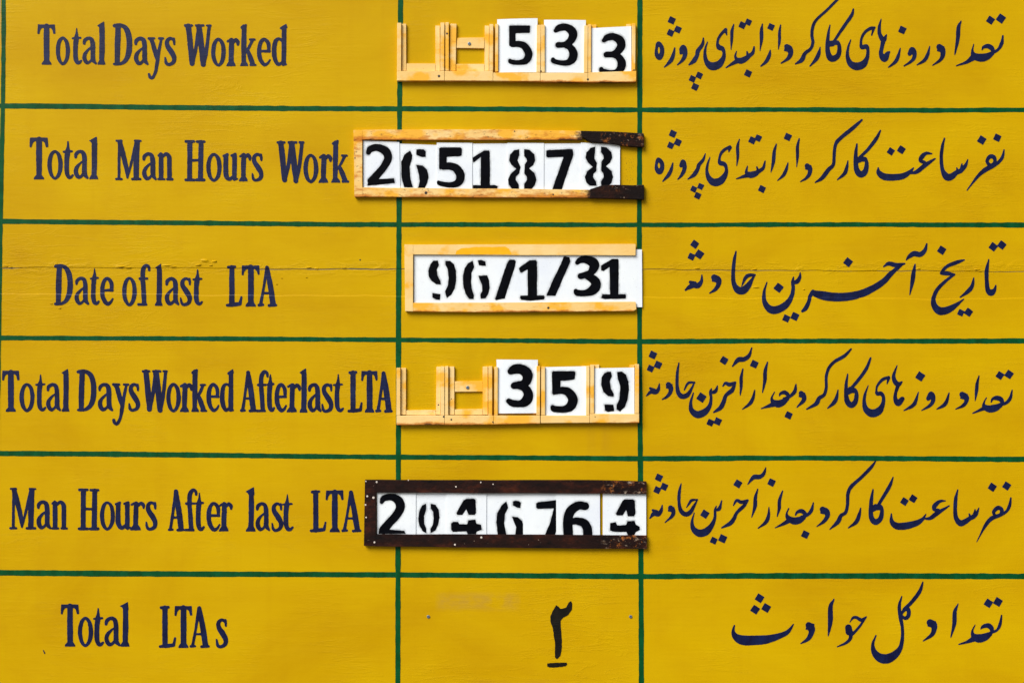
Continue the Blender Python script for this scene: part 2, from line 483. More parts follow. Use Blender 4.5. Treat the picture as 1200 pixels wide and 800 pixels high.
def xf(items, ox, oy, sc):
    """measured drawing -> board units"""
    r = []
    for it in items:
        if it[0] == 'D':      # lozenge dot of a reed pen
            _, x, y, h = it[:4]; h = h * 0.96; a0 = math.radians(it[4] if len(it) > 4 else -20)
            r.append(('P', [(ox + (x + h * math.cos(a0 + k * math.pi / 2)) / sc, oy + (y + h * math.sin(a0 + k * math.pi / 2)) / sc) for k in range(4)]))
        elif it[0] == 'P': r.append(('P', [(ox + p[0] / sc, oy + p[1] / sc) for p in it[1]]))
        else: r.append((it[0], [(ox + p[0] / sc, oy + p[1] / sc, p[2] / sc) for p in it[1]]))
    return r
def s_(*p): return ('S', list(p))
def c_(*p): return ('C', list(p))
def p_(*p): return ('P', list(p))
def d_(x, y, h=27, a=-20): return ('D', x, y, h, a)

# ---------------------------------------------------------------- Latin sign-painter's letters
WF = 1.07
GL = {
 'T': ((95, 125, 231, 439), 6.667, [s_((165,140,38),(165,240,40),(165,415,38)), p_((125,439),(128,426),(148,402),(182,402),(200,426),(203,439)),
       p_((98,127),(228,127),(233,195),(219,198),(210,166),(196,152),(128,152),(114,170),(106,200),(94,197))]),
 'o': ((238, 222, 345, 443), 6.667, [c_((291,232,18),(320,262,25),(331,332,29),(320,400,25),(291,433,18),(263,400,25),(252,332,29),(263,262,25))]),
 't': ((362, 158, 440, 446), 6.667, [s_((399,162,6),(399,205,18),(395,245,34),(390,300,32),(390,385,32),(400,424,28),(418,432,22),(435,416,12)), s_((366,240,11),(398,237,16),(428,235,13))]),
 'a': ((445, 222, 554, 446), 6.667, [s_((457,278,16),(462,252,24),(487,234,22),(514,244,28),(524,282,32),(525,345,32),(527,405,32),(546,435,16)), s_((518,302,8),(488,328,16),(464,362,25),(461,398,30),(478,430,26),(503,422,18),(520,392,12))]),
 'l': ((562, 107, 623, 441), 6.667, [s_((597,150,35),(597,300,36),(594,415,34)), p_((560,137),(612,105),(616,165),(580,160),(574,146)), p_((562,441),(565,428),(579,402),(610,402),(621,428),(623,441))]),
 'D': ((685, 120, 829, 450), 6.667, [s_((723,140,36),(718,300,38),(716,432,34)), s_((700,132,20),(742,131,22),(786,160,33),(809,235,38),(808,335,38),(785,405,30),(745,436,20),(700,440,20)), s_((692,136,18),(718,136,18)), s_((692,440,17),(720,438,18))]),
 'y': ((955, 225, 1078, 552), 6.667, [s_((975,240,24),(990,262,30),(1008,325,32),(1030,400,24)), s_((1060,242,16),(1042,330,20),(1027,425,24),(1015,490,20),(992,533,20),(972,530,20),(965,508,18)), s_((962,236,17),(1005,236,15)), s_((1042,236,15),(1073,236,15))]),
 's': ((1085, 225, 1176, 446), 6.667, [s_((1162,280,12),(1158,250,18),(1130,236,20),(1106,255,26),(1108,292,32),(1138,338,38),(1160,380,32),(1155,418,26),(1122,435,20),(1100,424,20),(1091,384,10)), s_((1160,236,12),(1163,262,12))]),
 'W': ((172, 128, 384, 454), 6.667, [s_((205,142,38),(220,280,38),(234,434,34)), s_((236,430,24),(262,320,24),(284,165,26)), s_((287,145,40),(304,280,40),(321,442,34)), s_((324,436,24),(346,330,24),(367,145,22)), s_((180,135,16),(232,135,16)), s_((265,135,16),(322,135,16)), s_((350,135,14),(377,135,14))]),
 'r': ((505, 232, 601, 451), 6.667, [s_((543,250,32),(540,340,34),(538,436,32)), p_((502,451),(508,435),(524,412),(556,412),(570,435),(573,451)), s_((512,258,12),(540,242,18)), s_((552,268,18),(574,248,24),(590,262,26),(592,284,14))]),
 'k': ((612, 124, 736, 450), 6.667, [s_((641,145,34),(638,300,34),(637,430,32)), p_((612,152),(618,140),(655,122),(662,128),(656,168),(626,168)), p_((608,450),(614,433),(624,412),(654,412),(668,433),(671,450)), s_((652,350,12),(680,302,18),(704,250,20)), s_((686,243,13),(722,243,13)), s_((668,325,20),(685,372,34),(706,428,34)), s_((692,442,16),(730,442,14))]),
 'e': ((742, 232, 849, 457), 6.667, [s_((768,336,16),(838,336,18)), s_((834,330,20),(829,275,26),(799,243,22),(770,268,26),(757,330,30),(765,395,30),(795,440,26),(824,432,18),(843,404,10))]),
 'd': ((858, 125, 974, 459), 6.667, [s_((953,155,30),(952,300,32),(950,438,32)), p_((919,160),(925,150),(970,124),(976,152),(945,174)), s_((942,262,14),(914,242,18),(886,262,26),(874,330,30),(881,400,30),(906,444,24),(940,430,16)), s_((945,448,16),(969,446,12))]),
 'M': ((768, 158, 972, 477), 6.667, [s_((799,175,18),(797,300,18),(796,458,18)), s_((802,178,34),(832,290,34),(857,400,28),(862,455,12)), s_((862,458,10),(887,360,15),(925,195,20)), s_((937,180,38),(932,300,38),(930,458,38)), s_((777,167,14),(815,167,16)), s_((922,167,16),(965,168,13)), s_((775,467,15),(817,467,15)), s_((900,467,17),(962,467,17))]),
 'n': ((1092, 258, 1218, 477), 6.667, [s_((1122,278,32),(1122,458,32)), s_((1101,282,13),(1120,268,18)), s_((1134,292,14),(1162,270,22),(1187,292,30),(1190,352,30),(1190,458,30)), s_((1100,468,15),(1147,468,15)), s_((1172,468,15),(1212,468,15))]),
 'H': ((88, 133, 221, 395), 5.4545, [s_((122,148,28),(120,380,28)), s_((194,148,28),(190,380,28)), s_((122,262,14),(192,262,14)), s_((96,141,14),(147,141,14)), s_((168,143,14),(215,143,14)), s_((95,387,15),(149,387,15)), s_((164,387,15),(214,387,15))]),
 'u': ((332, 214, 433, 400), 5.4545, [s_((353,236,26),(352,340,28),(360,374,26),(378,386,20),(398,368,13)), s_((409,234,26),(408,382,26)), s_((338,233,11),(362,224,14)), s_((390,231,11),(414,222,14)), s_((408,390,14),(428,384,9))]),
 'L': ((148, 125, 264, 413), 6.0, [s_((190,140,32),(190,398,32)), s_((165,137,17),(212,134,16)), s_((157,405,16),(200,401,22),(245,396,20)), s_((248,396,18),(258,348,9))]),
 'A': ((371, 124, 508, 417), 6.0, [s_((435,138,18),(415,270,16),(393,398,18)), s_((437,140,24),(460,270,34),(479,398,34)), s_((410,322,13),(468,322,13)), s_((380,408,16),(408,406,14)), s_((452,410,17),(500,408,15))]),
 'f': ((667, 113, 756, 411), 6.0, [s_((714,396,28),(708,300,28),(702,205,26),(707,152,26),(727,126,20),(745,136,18),(748,158,14)), s_((682,220,15),(734,219,13)), s_((673,403,15),(728,403,15))]),
}
def wl(s, xs, cap, xt, base, asc=None, ybot=None):
    """glyph boxes of a word: s characters, xs (x0, x1) pairs, tops by letter class"""
    out = []
    asc = asc if asc is not None else cap - 2.5
    for ch, (a, b) in zip(s, xs):
        top = cap if ch in 'TDWMHLA' else asc if ch in 'lkdf' else xt
        bs = base
        if ch == 't': top = cap + 4.2
        if ch == 'y': bs = base + (base - xt) * 0.52
        if ch in 'oes': bs = base + 0.6
        out.append((ch, a, b, top, bs))
    return out
LATIN = [
 ('Total', wl('Total', [(44.2,64.5),(65.7,81.7),(84.3,96),(96.7,113.2),(114.3,123.4)], 28.8, 43.3, 75.9, 26.0), 'dark blue word "Total" in the top row'),
 ('Days', wl('Days', [(132.7,154.3),(157.2,174),(173.2,191.7),(192.7,206.3)], 28.2, 43.6, 76.8), 'dark blue word "Days" in the top row'),
 ('Worked', wl('Worked', [(215.8,247.6),(247.7,264.2),(265.7,280.1),(281.8,300.3),(301.3,317.3),(318.7,336)], 29.2, 44.8, 77.6, 28.6), 'dark blue word "Worked" in the top row'),
 ('Total', wl('Total', [(35,56),(55.7,73.2),(74,86),(86.7,103.4),(104.7,115)], 161.2, 176, 210, 160.7), 'dark blue word "Total" in the second row'),
 ('Man', wl('Man', [(135.2,165.9),(166.7,183.6),(184.4,202.6)], 163.7, 178.8, 211.4), 'dark blue word "Man" in the second row'),
 ('Hours', wl('Hours', [(216.3,240.5),(241.8,259.6),(260.9,279.2),(280.3,294),(294.8,308.3)], 164.4, 179.4, 212.4), 'dark blue word "Hours" in the second row'),
 ('Work', wl('Work', [(324,356.4),(355.8,372.7),(373.8,388.6),(388.8,408.8)], 166.0, 180.6, 213.9, 164.4), 'dark blue word "Work" in the second row'),
 ('Date', wl('Date', [(63.8,84.6),(87.5,104.4),(105.4,116.4),(117.5,132.9)], 309.8, 324.4, 357.5), 'dark blue word "Date"'),
 ('of', wl('of', [(143.3,159.8),(161.3,175.9)], 310, 324.4, 358, 308.8), 'dark blue word "of"'),
 ('last', wl('last', [(181.7,190.2),(193.3,210.1),(210.8,224.4),(225.8,237.6)], 311, 324.8, 357.9, 309.2), 'dark blue word "last" in the date row'),
 ('LTA', wl('LTA', [(264.7,283.8),(283.3,303.9),(301.9,324.6)], 310.9, 325, 358.9), 'dark blue letters "LTA" in the date row'),
 ('Total', wl('Total', [(2.7,22.3),(23.2,40.2),(41.7,53.9),(54.3,71.3),(72.3,81.1)], 434, 448.6, 481.8, 432.2), 'dark blue word "Total" in the fourth row'),
 ('Days', wl('Days', [(90.4,112.6),(114.7,132.4),(131.7,150.8),(150.5,163.7)], 433.2, 448.6, 481.6), 'dark blue word "Days" in the fourth row'),
 ('Worked', wl('Worked', [(166.3,196.5),(195.2,211.4),(211,225.6),(224.5,242.3),(242.5,256.9),(258.2,273.4)], 433.7, 448.4, 482.2, 432.6), 'dark blue word "Worked" in the fourth row'),
 ('After', wl('After', [(281.4,300.8),(300.2,314.7),(312.4,321.6),(322.4,336),(336.5,352.4)], 433.6, 448.8, 482.4, 433.2), 'dark blue word "After" in the fourth row'),
 ('last', wl('last', [(351.2,360),(360.8,376.5),(376.7,390.2),(390.5,402.8)], 434, 448.8, 482.8, 431.7), 'dark blue word "last" in the fourth row'),
 ('LTA', wl('LTA', [(407.4,424.6),(423.5,442),(440,459.7)], 434.5, 449, 482.8), 'dark blue letters "LTA" in the fourth row'),
 ('Man', wl('Man', [(11.3,42.6),(43,59.8),(60,79)], 571, 586, 620), 'dark blue word "Man" in the fifth row'),
 ('Hours', wl('Hours', [(91.5,116),(117.3,134.4),(134.5,153.8),(153,169.8),(170.5,184)], 572, 586.8, 620.6), 'dark blue word "Hours" in the fifth row'),
 ('After', wl('After', [(196.8,216.2),(216,231.2),(228.4,239.4),(242.2,258.2),(257,272.2)], 572.4, 587.6, 621.8, 571.6), 'dark blue word "After" in the fifth row'),
 ('last', wl('last', [(288.2,299.2),(299.6,316.4),(318,331.4),(330.2,343.8)], 574, 588, 622, 571), 'dark blue word "last" in the fifth row'),
 ('LTA', wl('LTA', [(363,382.4),(381.8,402.2),(400,423.4)], 574, 588, 622.8), 'dark blue letters "LTA" in the fifth row'),
 ('Total', wl('Total', [(71.4,92.2),(91.5,108.7),(109.1,121.6),(122.3,140.9),(141.2,151.5)], 707.4, 722, 756.7, 705), 'dark blue word "Total" in the bottom row'),
 ('LTAs', wl('LTAs', [(186,206.2),(204.8,224.8),(222.2,245.7),(252.9,266.8)], 709.3, 724, 758.2), 'dark blue letters "LTA s" in the bottom row'),
]
# ---------------------------------------------------------------- Persian words, drawn with a broad pen
P1a=(750,0,5.217); P1b=(970,0,5.217); P2a=(750,130,5.217); P2b=(970,130,5.217); P3a=(790,270,5.714); P3b=(980,270,5.714)
P4a=(750,400,5.217); P4b=(970,400,5.217); P5a=(750,530,5.217); P5b=(970,530,5.217); P6a=(840,670,6.667); P6b=(1010,670,6.667)
PERSIAN = [
 # first row
 ('Persian word for project, top row', P1a, [d_(194,126), d_(186,202,25), d_(231,182,26), c_((112,268,24),(132,290,24),(134,325,26),(118,352,30),(102,335,24),(100,300,14)),
   s_((212,295,6),(205,330,18),(192,365,24),(170,392,16),(148,412,4)),
   s_((248,328,12),(250,302,18),(265,290,26),(276,312,24),(274,340,24),(258,370,18),(228,398,4)), s_((256,316,26),(266,320,26)),
   s_((387,235,6),(382,272,18),(354,312,24),(348,340,22),(330,372,26),(298,398,6)), d_(320,483,24), d_(362,462,24), d_(336,532,26)]),
 ('Persian word for beginning, top row', P1a, [s_((412,258,4),(399,300,13),(397,345,19),(410,385,30),(440,406,46),(480,396,42),(508,358,26),(513,322,18),(503,298,24),(482,290,28),(473,265,14),(480,235,14),(500,205,16),(524,182,18)), s_((522,184,20),(530,215,6)),
   s_((573,150,4),(562,190,17),(560,240,16),(556,304,3)), d_(625,156,26), d_(662,137,24),
   s_((697,288,8),(690,322,18),(665,345,22),(640,363,32),(612,373,34),(590,362,20),(582,342,12),(590,315,4)), s_((600,372,28),(565,390,16),(525,415,4)), s_((654,318,6),(660,345,20)), d_(660,450,27),
   s_((748,148,5),(742,190,18),(742,240,18),(733,312,3))]),
 ('Persian word for from, top row', P1a, [s_((796,308,5),(788,345,20),(770,378,18),(738,406,4)), d_(800,166,25), s_((859,155,6),(852,200,15),(852,250,14),(845,302,3))]),
 ('Persian word for operation, top row', P1a, [d_(903,298,27,-30), s_((896,286,28),(914,300,34),(920,330,26),(903,360,18),(862,388,4)),
   s_((1222,-14,8),(1195,10,14),(1140,65,14),(1078,122,15),(1056,165,18),(1050,215,18),(1056,262,17),(1042,300,17),(1008,328,20),(988,368,24),(950,392,5)),
   s_((1101,290,5),(1092,330,20),(1075,365,22),(1038,406,4)),
   s_((1161,155,6),(1152,200,14),(1146,260,22),(1148,320,28),(1163,355,36),(1188,358,34),(1213,335,28),(1218,290,22),(1208,262,20),(1183,262,20)), s_((1304,58,8),(1293,95,19),(1248,160,18),(1188,250,14)), s_((1150,264,24),(1206,262,26)), s_((1152,280,16),(1180,276,14))]),
 ('Persian word for days, top row', P1b, [s_((140,245,4),(125,290,13),(120,345,20),(138,390,34),(175,407,46),(215,395,42),(240,355,24),(245,312,18),(236,286,24),(208,290,22),(202,265,13),(208,230,14),(230,195,16),(262,175,18),(286,170,10)), s_((280,175,16),(268,216,5)),
   s_((326,118,4),(315,165,16),(317,210,22),(340,245,28),(359,214,5)), s_((340,245,26),(330,290,20),(325,330,26),(345,358,42),(366,328,22),(378,318,6)), d_(455,185,28),
   s_((443,296,4),(430,345,18),(412,380,20),(370,413,4)), s_((500,330,24),(515,304,28),(530,320,24),(526,355,22),(505,380,16),(465,405,4)), s_((510,322,26),(520,320,26)),
   s_((623,284,4),(610,335,18),(590,370,20),(545,398,4))]),
 ('Persian word for number, top row', P1b, [d_(690,300,28,-30), s_((682,290,36),(700,304,34),(702,340,26),(685,370,18),(640,401,4)), s_((814,131,5),(799,170,20),(794,240,22),(776,336,4)), d_(994,125,28,-12), d_(1058,115,32,-10),
   s_((1070,220,8),(1063,265,19),(1040,305,16),(1000,328,18)), s_((942,306,6),(952,290,16),(980,284,26),(1004,298,26),(1010,320,18)), s_((1006,328,22),(970,348,42),(930,354,46),(895,342,34),(884,312,12),(892,272,4)), s_((892,350,36),(850,380,18),(785,404,4))]),
 # second row
 ('Persian word for project, second row', P2a, [d_(200,140), d_(187,212,25), d_(231,193,27), c_((112,299,24),(132,318,24),(134,350,24),(118,372,30),(102,355,22),(100,325,14)),
   s_((201,316,4),(190,360,18),(172,395,20),(138,431,4)), s_((250,335,20),(262,312,28),(272,335,24),(268,365,22),(252,395,16),(230,419,4)), s_((258,328,26),(264,330,26)),
   s_((399,262,5),(386,298,17),(360,330,22),(352,355,22),(330,390,24),(292,418,5)), d_(328,478,24), d_(370,462,24), d_(352,518,25)]),
 ('Persian word for beginning, second row', P2a, [s_((427,284,4),(412,330,13),(409,375,19),(424,415,32),(455,437,44),(495,425,42),(523,385,26),(527,352,18),(515,326,24),(490,318,26),(485,295,13),(495,260,15),(520,235,16),(550,220,16)), s_((550,224,20),(542,250,5)),
   s_((607,174,4),(596,220,17),(597,280,16),(591,337,3)), d_(686,180,27), d_(722,167,25),
   s_((764,308,6),(752,350,18),(722,372,24),(700,385,34),(672,391,36),(650,376,18),(656,338,4)), s_((665,392,28),(630,402,16),(588,416,4)), s_((714,343,6),(722,370,20)), d_(745,478,26),
   s_((833,204,6),(820,250,18),(815,310,18),(800,374,3))]),
 ('Persian word for from, second row', P2a, [s_((904,318,5),(893,360,18),(875,395,18),(840,426,4)), d_(903,160,27), s_((973,170,6),(962,220,17),(962,280,17),(957,342,3))]),
 ('Persian word for operation, second row', P2b, [d_(-120,345,24,-30), s_((-126,337,30),(-110,352,28),(-113,385,22),(-133,412,15),(-168,433,4)),
   s_((208,56,10),(150,108,22),(68,175,20),(45,215,17),(38,280,18),(33,330,18),(5,358,22),(-18,390,24),(-40,415,20),(-78,438,5)),
   s_((123,306,5),(115,350,18),(100,385,20),(58,421,4)),
   s_((178,204,7),(171,260,19),(171,330,26),(181,370,34),(205,389,36),(230,367,30),(237,322,22),(228,294,18),(202,290,26)), s_((321,121,7),(296,170,20),(246,235,18),(195,285,16)), s_((176,296,26),(226,296,28)), s_((176,314,16),(200,306,12))]),
 ('Persian word for hour, second row', P2b, [d_(385,248,26,-12), d_(449,238,28,-12), s_((308,348,6),(312,378,28),(345,402,40),(400,406,40),(460,398,34),(502,372,20),(524,348,4)),
   s_((505,382,8),(545,372,22),(590,335,24),(620,315,18),(656,292,6)), s_((636,262,6),(600,260,18),(573,283,26),(566,305,18),(590,315,18)),
   s_((713,168,6),(700,220,18),(693,290,20),(701,360,22),(725,402,40),(755,402,36),(785,378,26),(808,368,26),(828,350,24),(846,325,16),(856,297,4)), s_((788,348,6),(795,370,20)), s_((816,358,20),(820,324,6))]),
 ('Persian word for person, second row', P2b, [d_(941,179,30,-12), d_(1036,164,28), s_((1077,238,7),(1068,280,18),(1045,312,18),(1010,335,24),(960,362,26),(915,402,16),(850,486,4)), c_((990,280,22),(1016,284,24),(1020,314,18),(995,334,20),(973,308,18))]),
 # third row
 ('Persian word for accident, date row', P3a, [d_(137,92,32,-10), d_(115,175,29), d_(168,160,34,-10), s_((186,297,5),(182,340,20),(160,368,34),(130,366,34),(100,380,24),(75,399,8)), s_((108,346,18),(138,355,28)),
   d_(280,324,32,-30), s_((268,314,38),(294,328,40),(298,358,30),(275,395,20),(238,419,5)),
   s_((414,141,7),(402,200,20),(395,280,24),(399,350,28),(424,395,44),(460,402,48),(494,372,38),(520,330,18),(541,296,6)), s_((541,297,10),(500,300,22),(476,320,20),(452,373,4))]),
 ('Persian word for last, date row', P3a, [s_((621,347,6),(603,410,18),(605,478,30),(640,526,48),(690,530,50),(748,497,42),(784,445,28),(797,390,22),(794,345,20),(800,312,5)), s_((795,348,18),(824,342,28),(841,312,20),(844,280,5)), d_(700,383,36,-8), d_(750,588,30), d_(808,575,33),
   s_((930,408,22),(910,440,22),(900,480,22),(880,520,26),(858,540,14)), s_((922,412,18),(950,424,42),(1000,436,56),(1085,446,56),(1165,442,52),(1246,425,48),(1326,390,44),(1396,345,38),(1456,285,30),(1516,232,20)), s_((1543,222,8),(1486,232,26),(1436,222,24),(1402,242,6)), d_(1164,212,34,-8),
   s_((1691,90,8),(1677,135,24),(1646,160,30),(1606,155,32),(1576,172,24),(1553,197,6)), s_((1612,227,6),(1604,280,24),(1596,340,24),(1578,430,4))]),
 ('Persian word for date, date row', P3b, [d_(705,132,32,-12), s_((857,197,6),(810,212,22),(750,235,20),(714,265,18),(706,286,14)), s_((704,285,20),(745,288,24),(790,294,10)), s_((790,295,14),(740,332,18),(680,390,22),(652,450,26),(655,500,38),(690,537,50),(745,532,44),(800,500,26),(853,459,4)),
   s_((921,319,8),(910,370,22),(885,405,26),(830,446,6)), d_(833,550,27), d_(885,547,32,-10), s_((1021,194,6),(1008,260,24),(1008,340,24),(1015,398,30),(1036,416,40),(1058,400,22),(1069,367,5)), d_(1050,110,32,-8), d_(1108,98,32,-8)]),
 # fourth row
 ('Persian word for accident, fourth row', P4a, [d_(78,82,28), d_(64,165,25), d_(110,143,28), s_((118,256,4),(112,290,19),(95,308,26),(66,308,22),(38,332,6)), s_((62,286,14),(85,298,24)),
   d_(178,272,24,-30), s_((174,264,32),(188,284,28),(182,315,20),(160,340,14),(135,353,4)),
   s_((237,131,6),(228,190,17),(226,260,17),(234,312,24),(258,335,30),(290,325,26),(313,290,14),(332,250,6)), s_((333,249,9),(300,251,14),(285,265,12),(270,296,4))]),
 ('Persian word for last, fourth row', P4a, [s_((326,314,5),(310,370,15),(314,418,28),(350,446,42),(395,430,38),(424,395,24),(434,350,16),(430,310,16),(436,288,6)), s_((432,314,14),(460,303,20),(473,271,5)), d_(375,342,33,-12), d_(430,495,26), d_(475,488,28),
   s_((582,248,8),(548,262,22),(522,254,16),(506,272,5)), s_((582,250,10),(562,298,22),(525,328,18),(510,370,24),(490,405,24),(450,432,6)), s_((530,322,18),(560,300,24)), d_(513,115,29,-14),
   s_((683,38,6),(666,85,20),(635,108,26),(600,112,26),(565,151,5)), s_((628,168,6),(618,220,17),(618,270,17),(612,327,3))]),
 ('Persian word for after, fourth row', P4a, [s_((701,296,5),(690,345,18),(670,380,20),(625,413,4)), d_(698,138,28), s_((779,127,6),(765,180,18),(762,240,18),(748,312,3)),
   s_((953,262,6),(945,305,20),(915,335,17),(880,350,18)), s_((852,332,5),(858,318,14),(882,310,22),(903,325,22),(905,342,18)), s_((900,350,22),(870,372,38),(840,380,42),(812,366,26),(805,342,12),(822,308,4)), s_((820,380,34),(785,394,18),(740,409,4)), d_(908,450,28)]),
 ('Persian word for operation, fourth row', P4a, [d_(989,325,24,-30), s_((985,317,30),(1002,334,26),(998,362,22),(958,401,4)),
   s_((1290,46,9),(1248,88,18),(1190,122,18),(1155,160,17),(1138,215,17),(1138,280,17),(1125,325,18),(1095,345,22),(1075,380,24),(1018,413,5)),
   s_((1210,297,5),(1200,345,20),(1183,375,22),(1145,408,4)),
   s_((1269,199,6),(1260,260,18),(1260,330,24),(1269,370,32),(1293,388,34),(1316,366,28),(1323,322,22),(1313,296,20),(1285,290,28)), s_((1409,101,9),(1383,165,18),(1338,230,18),(1293,282,16)), s_((1263,300,26),(1308,298,30)), s_((1263,318,16),(1288,310,12))]),
 ('Persian word for days, fourth row', P4b, [s_((247,268,4),(228,320,13),(222,370,20),(234,415,34),(270,438,46),(310,425,42),(335,385,24),(340,342,20),(325,318,24),(302,318,22),(297,295,12),(305,265,14),(335,232,18),(372,217,14)), s_((372,222,18),(362,259,4)),
   s_((423,147,4),(403,205,18),(408,240,26),(430,262,26),(453,246,6)), s_((432,262,22),(415,310,17),(412,350,24),(430,375,36),(453,352,26),(463,345,8)), d_(565,213,33,-12),
   s_((553,310,4),(538,360,18),(520,390,20),(465,421,4)), s_((614,348,24),(630,320,28),(645,337,24),(640,370,22),(618,395,16),(572,421,4)), s_((625,340,26),(634,338,26)), s_((741,313,4),(728,360,18),(710,388,20),(665,413,4))]),
 ('Persian word for number, fourth row', P4b, [d_(832,334,28,-30), s_((822,324,34),(844,338,34),(846,365,24),(825,392,18),(780,413,4)), s_((924,211,6),(912,260,18),(908,310,18),(900,362,3)), d_(1052,207,28,-12), d_(1108,201,30,-12),
   s_((1127,296,5),(1115,345,18),(1090,375,16),(1050,386,18)), s_((998,370,5),(1008,350,14),(1035,344,26),(1060,356,26),(1066,378,18)), s_((1055,390,24),(1020,406,40),(985,411,40),(956,396,26),(955,372,10),(969,343,4)), s_((965,402,30),(935,416,17),(885,438,4))]),
 # fifth row
 ('Persian word for accident, fifth row', P5a, [d_(115,153,27), d_(105,228,26), d_(147,208,27), s_((136,320,4),(128,355,20),(110,375,28),(85,372,26),(60,400,8)), s_((78,352,14),(100,362,24)),
   d_(190,345,24,-30), s_((187,337,30),(202,354,26),(197,385,20),(152,426,4)), s_((251,189,5),(240,240,16),(238,300,17),(248,352,24),(275,375,28),(305,365,26),(330,325,16),(350,288,6)), s_((351,287,8),(315,291,15),(300,310,12),(284,334,4))]),
 ('Persian word for last, fifth row', P5a, [s_((331,368,4),(318,420,15),(325,463,28),(360,491,44),(405,481,42),(440,440,26),(457,395,16),(458,350,14),(466,326,6)), s_((460,352,12),(485,340,20),(499,293,5)), d_(396,375,30,-12), d_(450,537,26), d_(505,525,30),
   s_((657,289,8),(620,302,20),(590,292,16),(570,322,4)), s_((658,291,10),(632,327,20),(592,365,18),(575,400,22),(550,432,24),(498,459,5)), d_(598,190,29,-14),
   s_((769,90,4),(755,130,19),(730,148,24),(695,150,24),(658,193,4)), s_((719,223,5),(705,275,18),(702,330,19),(682,394,3))]),
 ('Persian word for after, fifth row', P5a, [d_(803,182,28), s_((788,334,6),(785,385,18),(768,425,20),(722,461,4)), s_((871,234,6),(853,290,18),(850,340,18),(838,390,3)),
   s_((1059,306,5),(1048,350,20),(1025,378,17),(985,395,18)), s_((950,380,5),(962,362,14),(988,356,24),(1008,372,22),(1008,386,16)), s_((1000,396,24),(970,413,40),(935,416,40),(905,397,26),(896,372,10),(909,340,4)), s_((915,412,30),(880,432,18),(825,459,4)), d_(1010,500,28)]),
 ('Persian word for operation, fifth row', P5b, [d_(-24,356,28,-30), s_((-32,347,34),(-8,360,34),(-3,388,26),(-25,420,19),(-68,451,4)),
   s_((291,53,7),(260,95,18),(200,155,17),(145,205,20),(123,250,20),(120,320,18),(108,365,18),(80,385,22),(62,422,24),(12,468,4)), s_((201,338,6),(190,385,20),(172,425,22),(125,459,4)),
   s_((276,226,6),(266,290,20),(262,360,24),(270,405,30),(292,423,34),(320,405,28),(331,360,22),(322,328,20),(292,328,28)), s_((399,150,6),(380,200,18),(342,265,19),(308,320,16)), s_((266,336,28),(318,334,32)), s_((266,356,16),(290,348,12))]),
 ('Persian word for hour, fifth row', P5b, [d_(468,298,28,-12), d_(521,281,28,-12), s_((388,373,5),(392,423,26),(425,448,40),(480,446,42),(540,430,34),(578,407,20),(600,375,4)), s_((588,403,8),(625,400,20),(665,372,26),(742,324,5)), s_((718,294,5),(684,297,17),(655,322,26),(648,345,18),(675,352,20)),
   s_((794,227,6),(782,280,18),(778,350,20),(784,400,26),(810,430,36),(840,420,30),(868,402,24),(890,390,26),(910,370,18),(924,336,4)), s_((864,374,5),(872,395,18)), s_((895,385,20),(900,348,5))]),
 ('Persian word for person, fifth row', P5b, [d_(1005,211,29,-12), d_(1093,203,29,-12), s_((1119,276,6),(1110,325,18),(1090,360,16),(1050,382,20),(1000,402,24),(960,450,16),(910,545,3)), c_((1040,336,24),(1063,350,22),(1055,378,18),(1025,384,16),(1013,362,18))]),
 # bottom row
 ('Persian word for accidents, bottom row', P6a, [d_(333,202,40,-12), d_(299,291,40,-12), d_(385,277,40,-14), s_((136,416,8),(128,465,26),(150,505,50),(200,529,72),(280,531,72),(370,525,66),(450,509,50),(530,480,36),(570,447,22),(598,405,4)),
   d_(728,424,42,-30), s_((718,414,50),(736,434,58),(738,470,40),(712,520,28),(655,556,4)), s_((914,210,8),(888,270,32),(886,380,36),(869,498,4)),
   s_((1167,347,8),(1130,372,26),(1090,352,22),(1062,356,18),(1038,390,4)), s_((1165,350,10),(1112,425,18),(1062,482,18)), s_((1028,432,50),(1032,465,52)), s_((1050,470,32),(1040,520,26),(1000,555,18),(940,581,4))]),
 ('Persian word for all, bottom row', P6b, [s_((311,188,6),(292,260,22),(298,340,26),(315,430,21),(315,520,24),(298,592,36),(258,642,56),(200,673,72),(140,667,66),(96,622,42),(85,560,22),(109,493,8)), s_((476,76,8),(450,150,26),(390,230,24),(328,290,22)), c_((335,290,26),(362,290,28),(363,335,28),(338,358,24),(308,330,16))]),
 ('Persian word for number, bottom row', P6b, [d_(545,402,40,-30), s_((532,392,50),(558,408,54),(564,440,40),(545,488,28),(478,536,4)), s_((751,246,6),(725,310,28),(721,400,30),(694,508,4)), d_(988,241,38,-12), d_(1062,231,40,-14),
   s_((1091,336,8),(1080,400,22),(1055,450,18),(1008,470,20)), s_((928,442,5),(948,422,24),(988,416,36),(1012,438,34),(1012,462,20)), s_((1000,482,32),(960,505,56),(910,515,62),(872,496,36),(862,458,14),(884,410,4)), s_((885,510,50),(830,540,22),(755,563,4))]),
]
NUM2 = [p_((718,105),(740,122),(762,118),(775,95),(785,88),(790,100),(788,125),(772,150),(745,165),(738,175),(742,230),(745,290),(738,330),(722,345),(714,335),(712,270),(705,215),(693,175),(693,155)), p_((680,362),(765,358),(768,368),(760,375),(690,381),(680,376))]

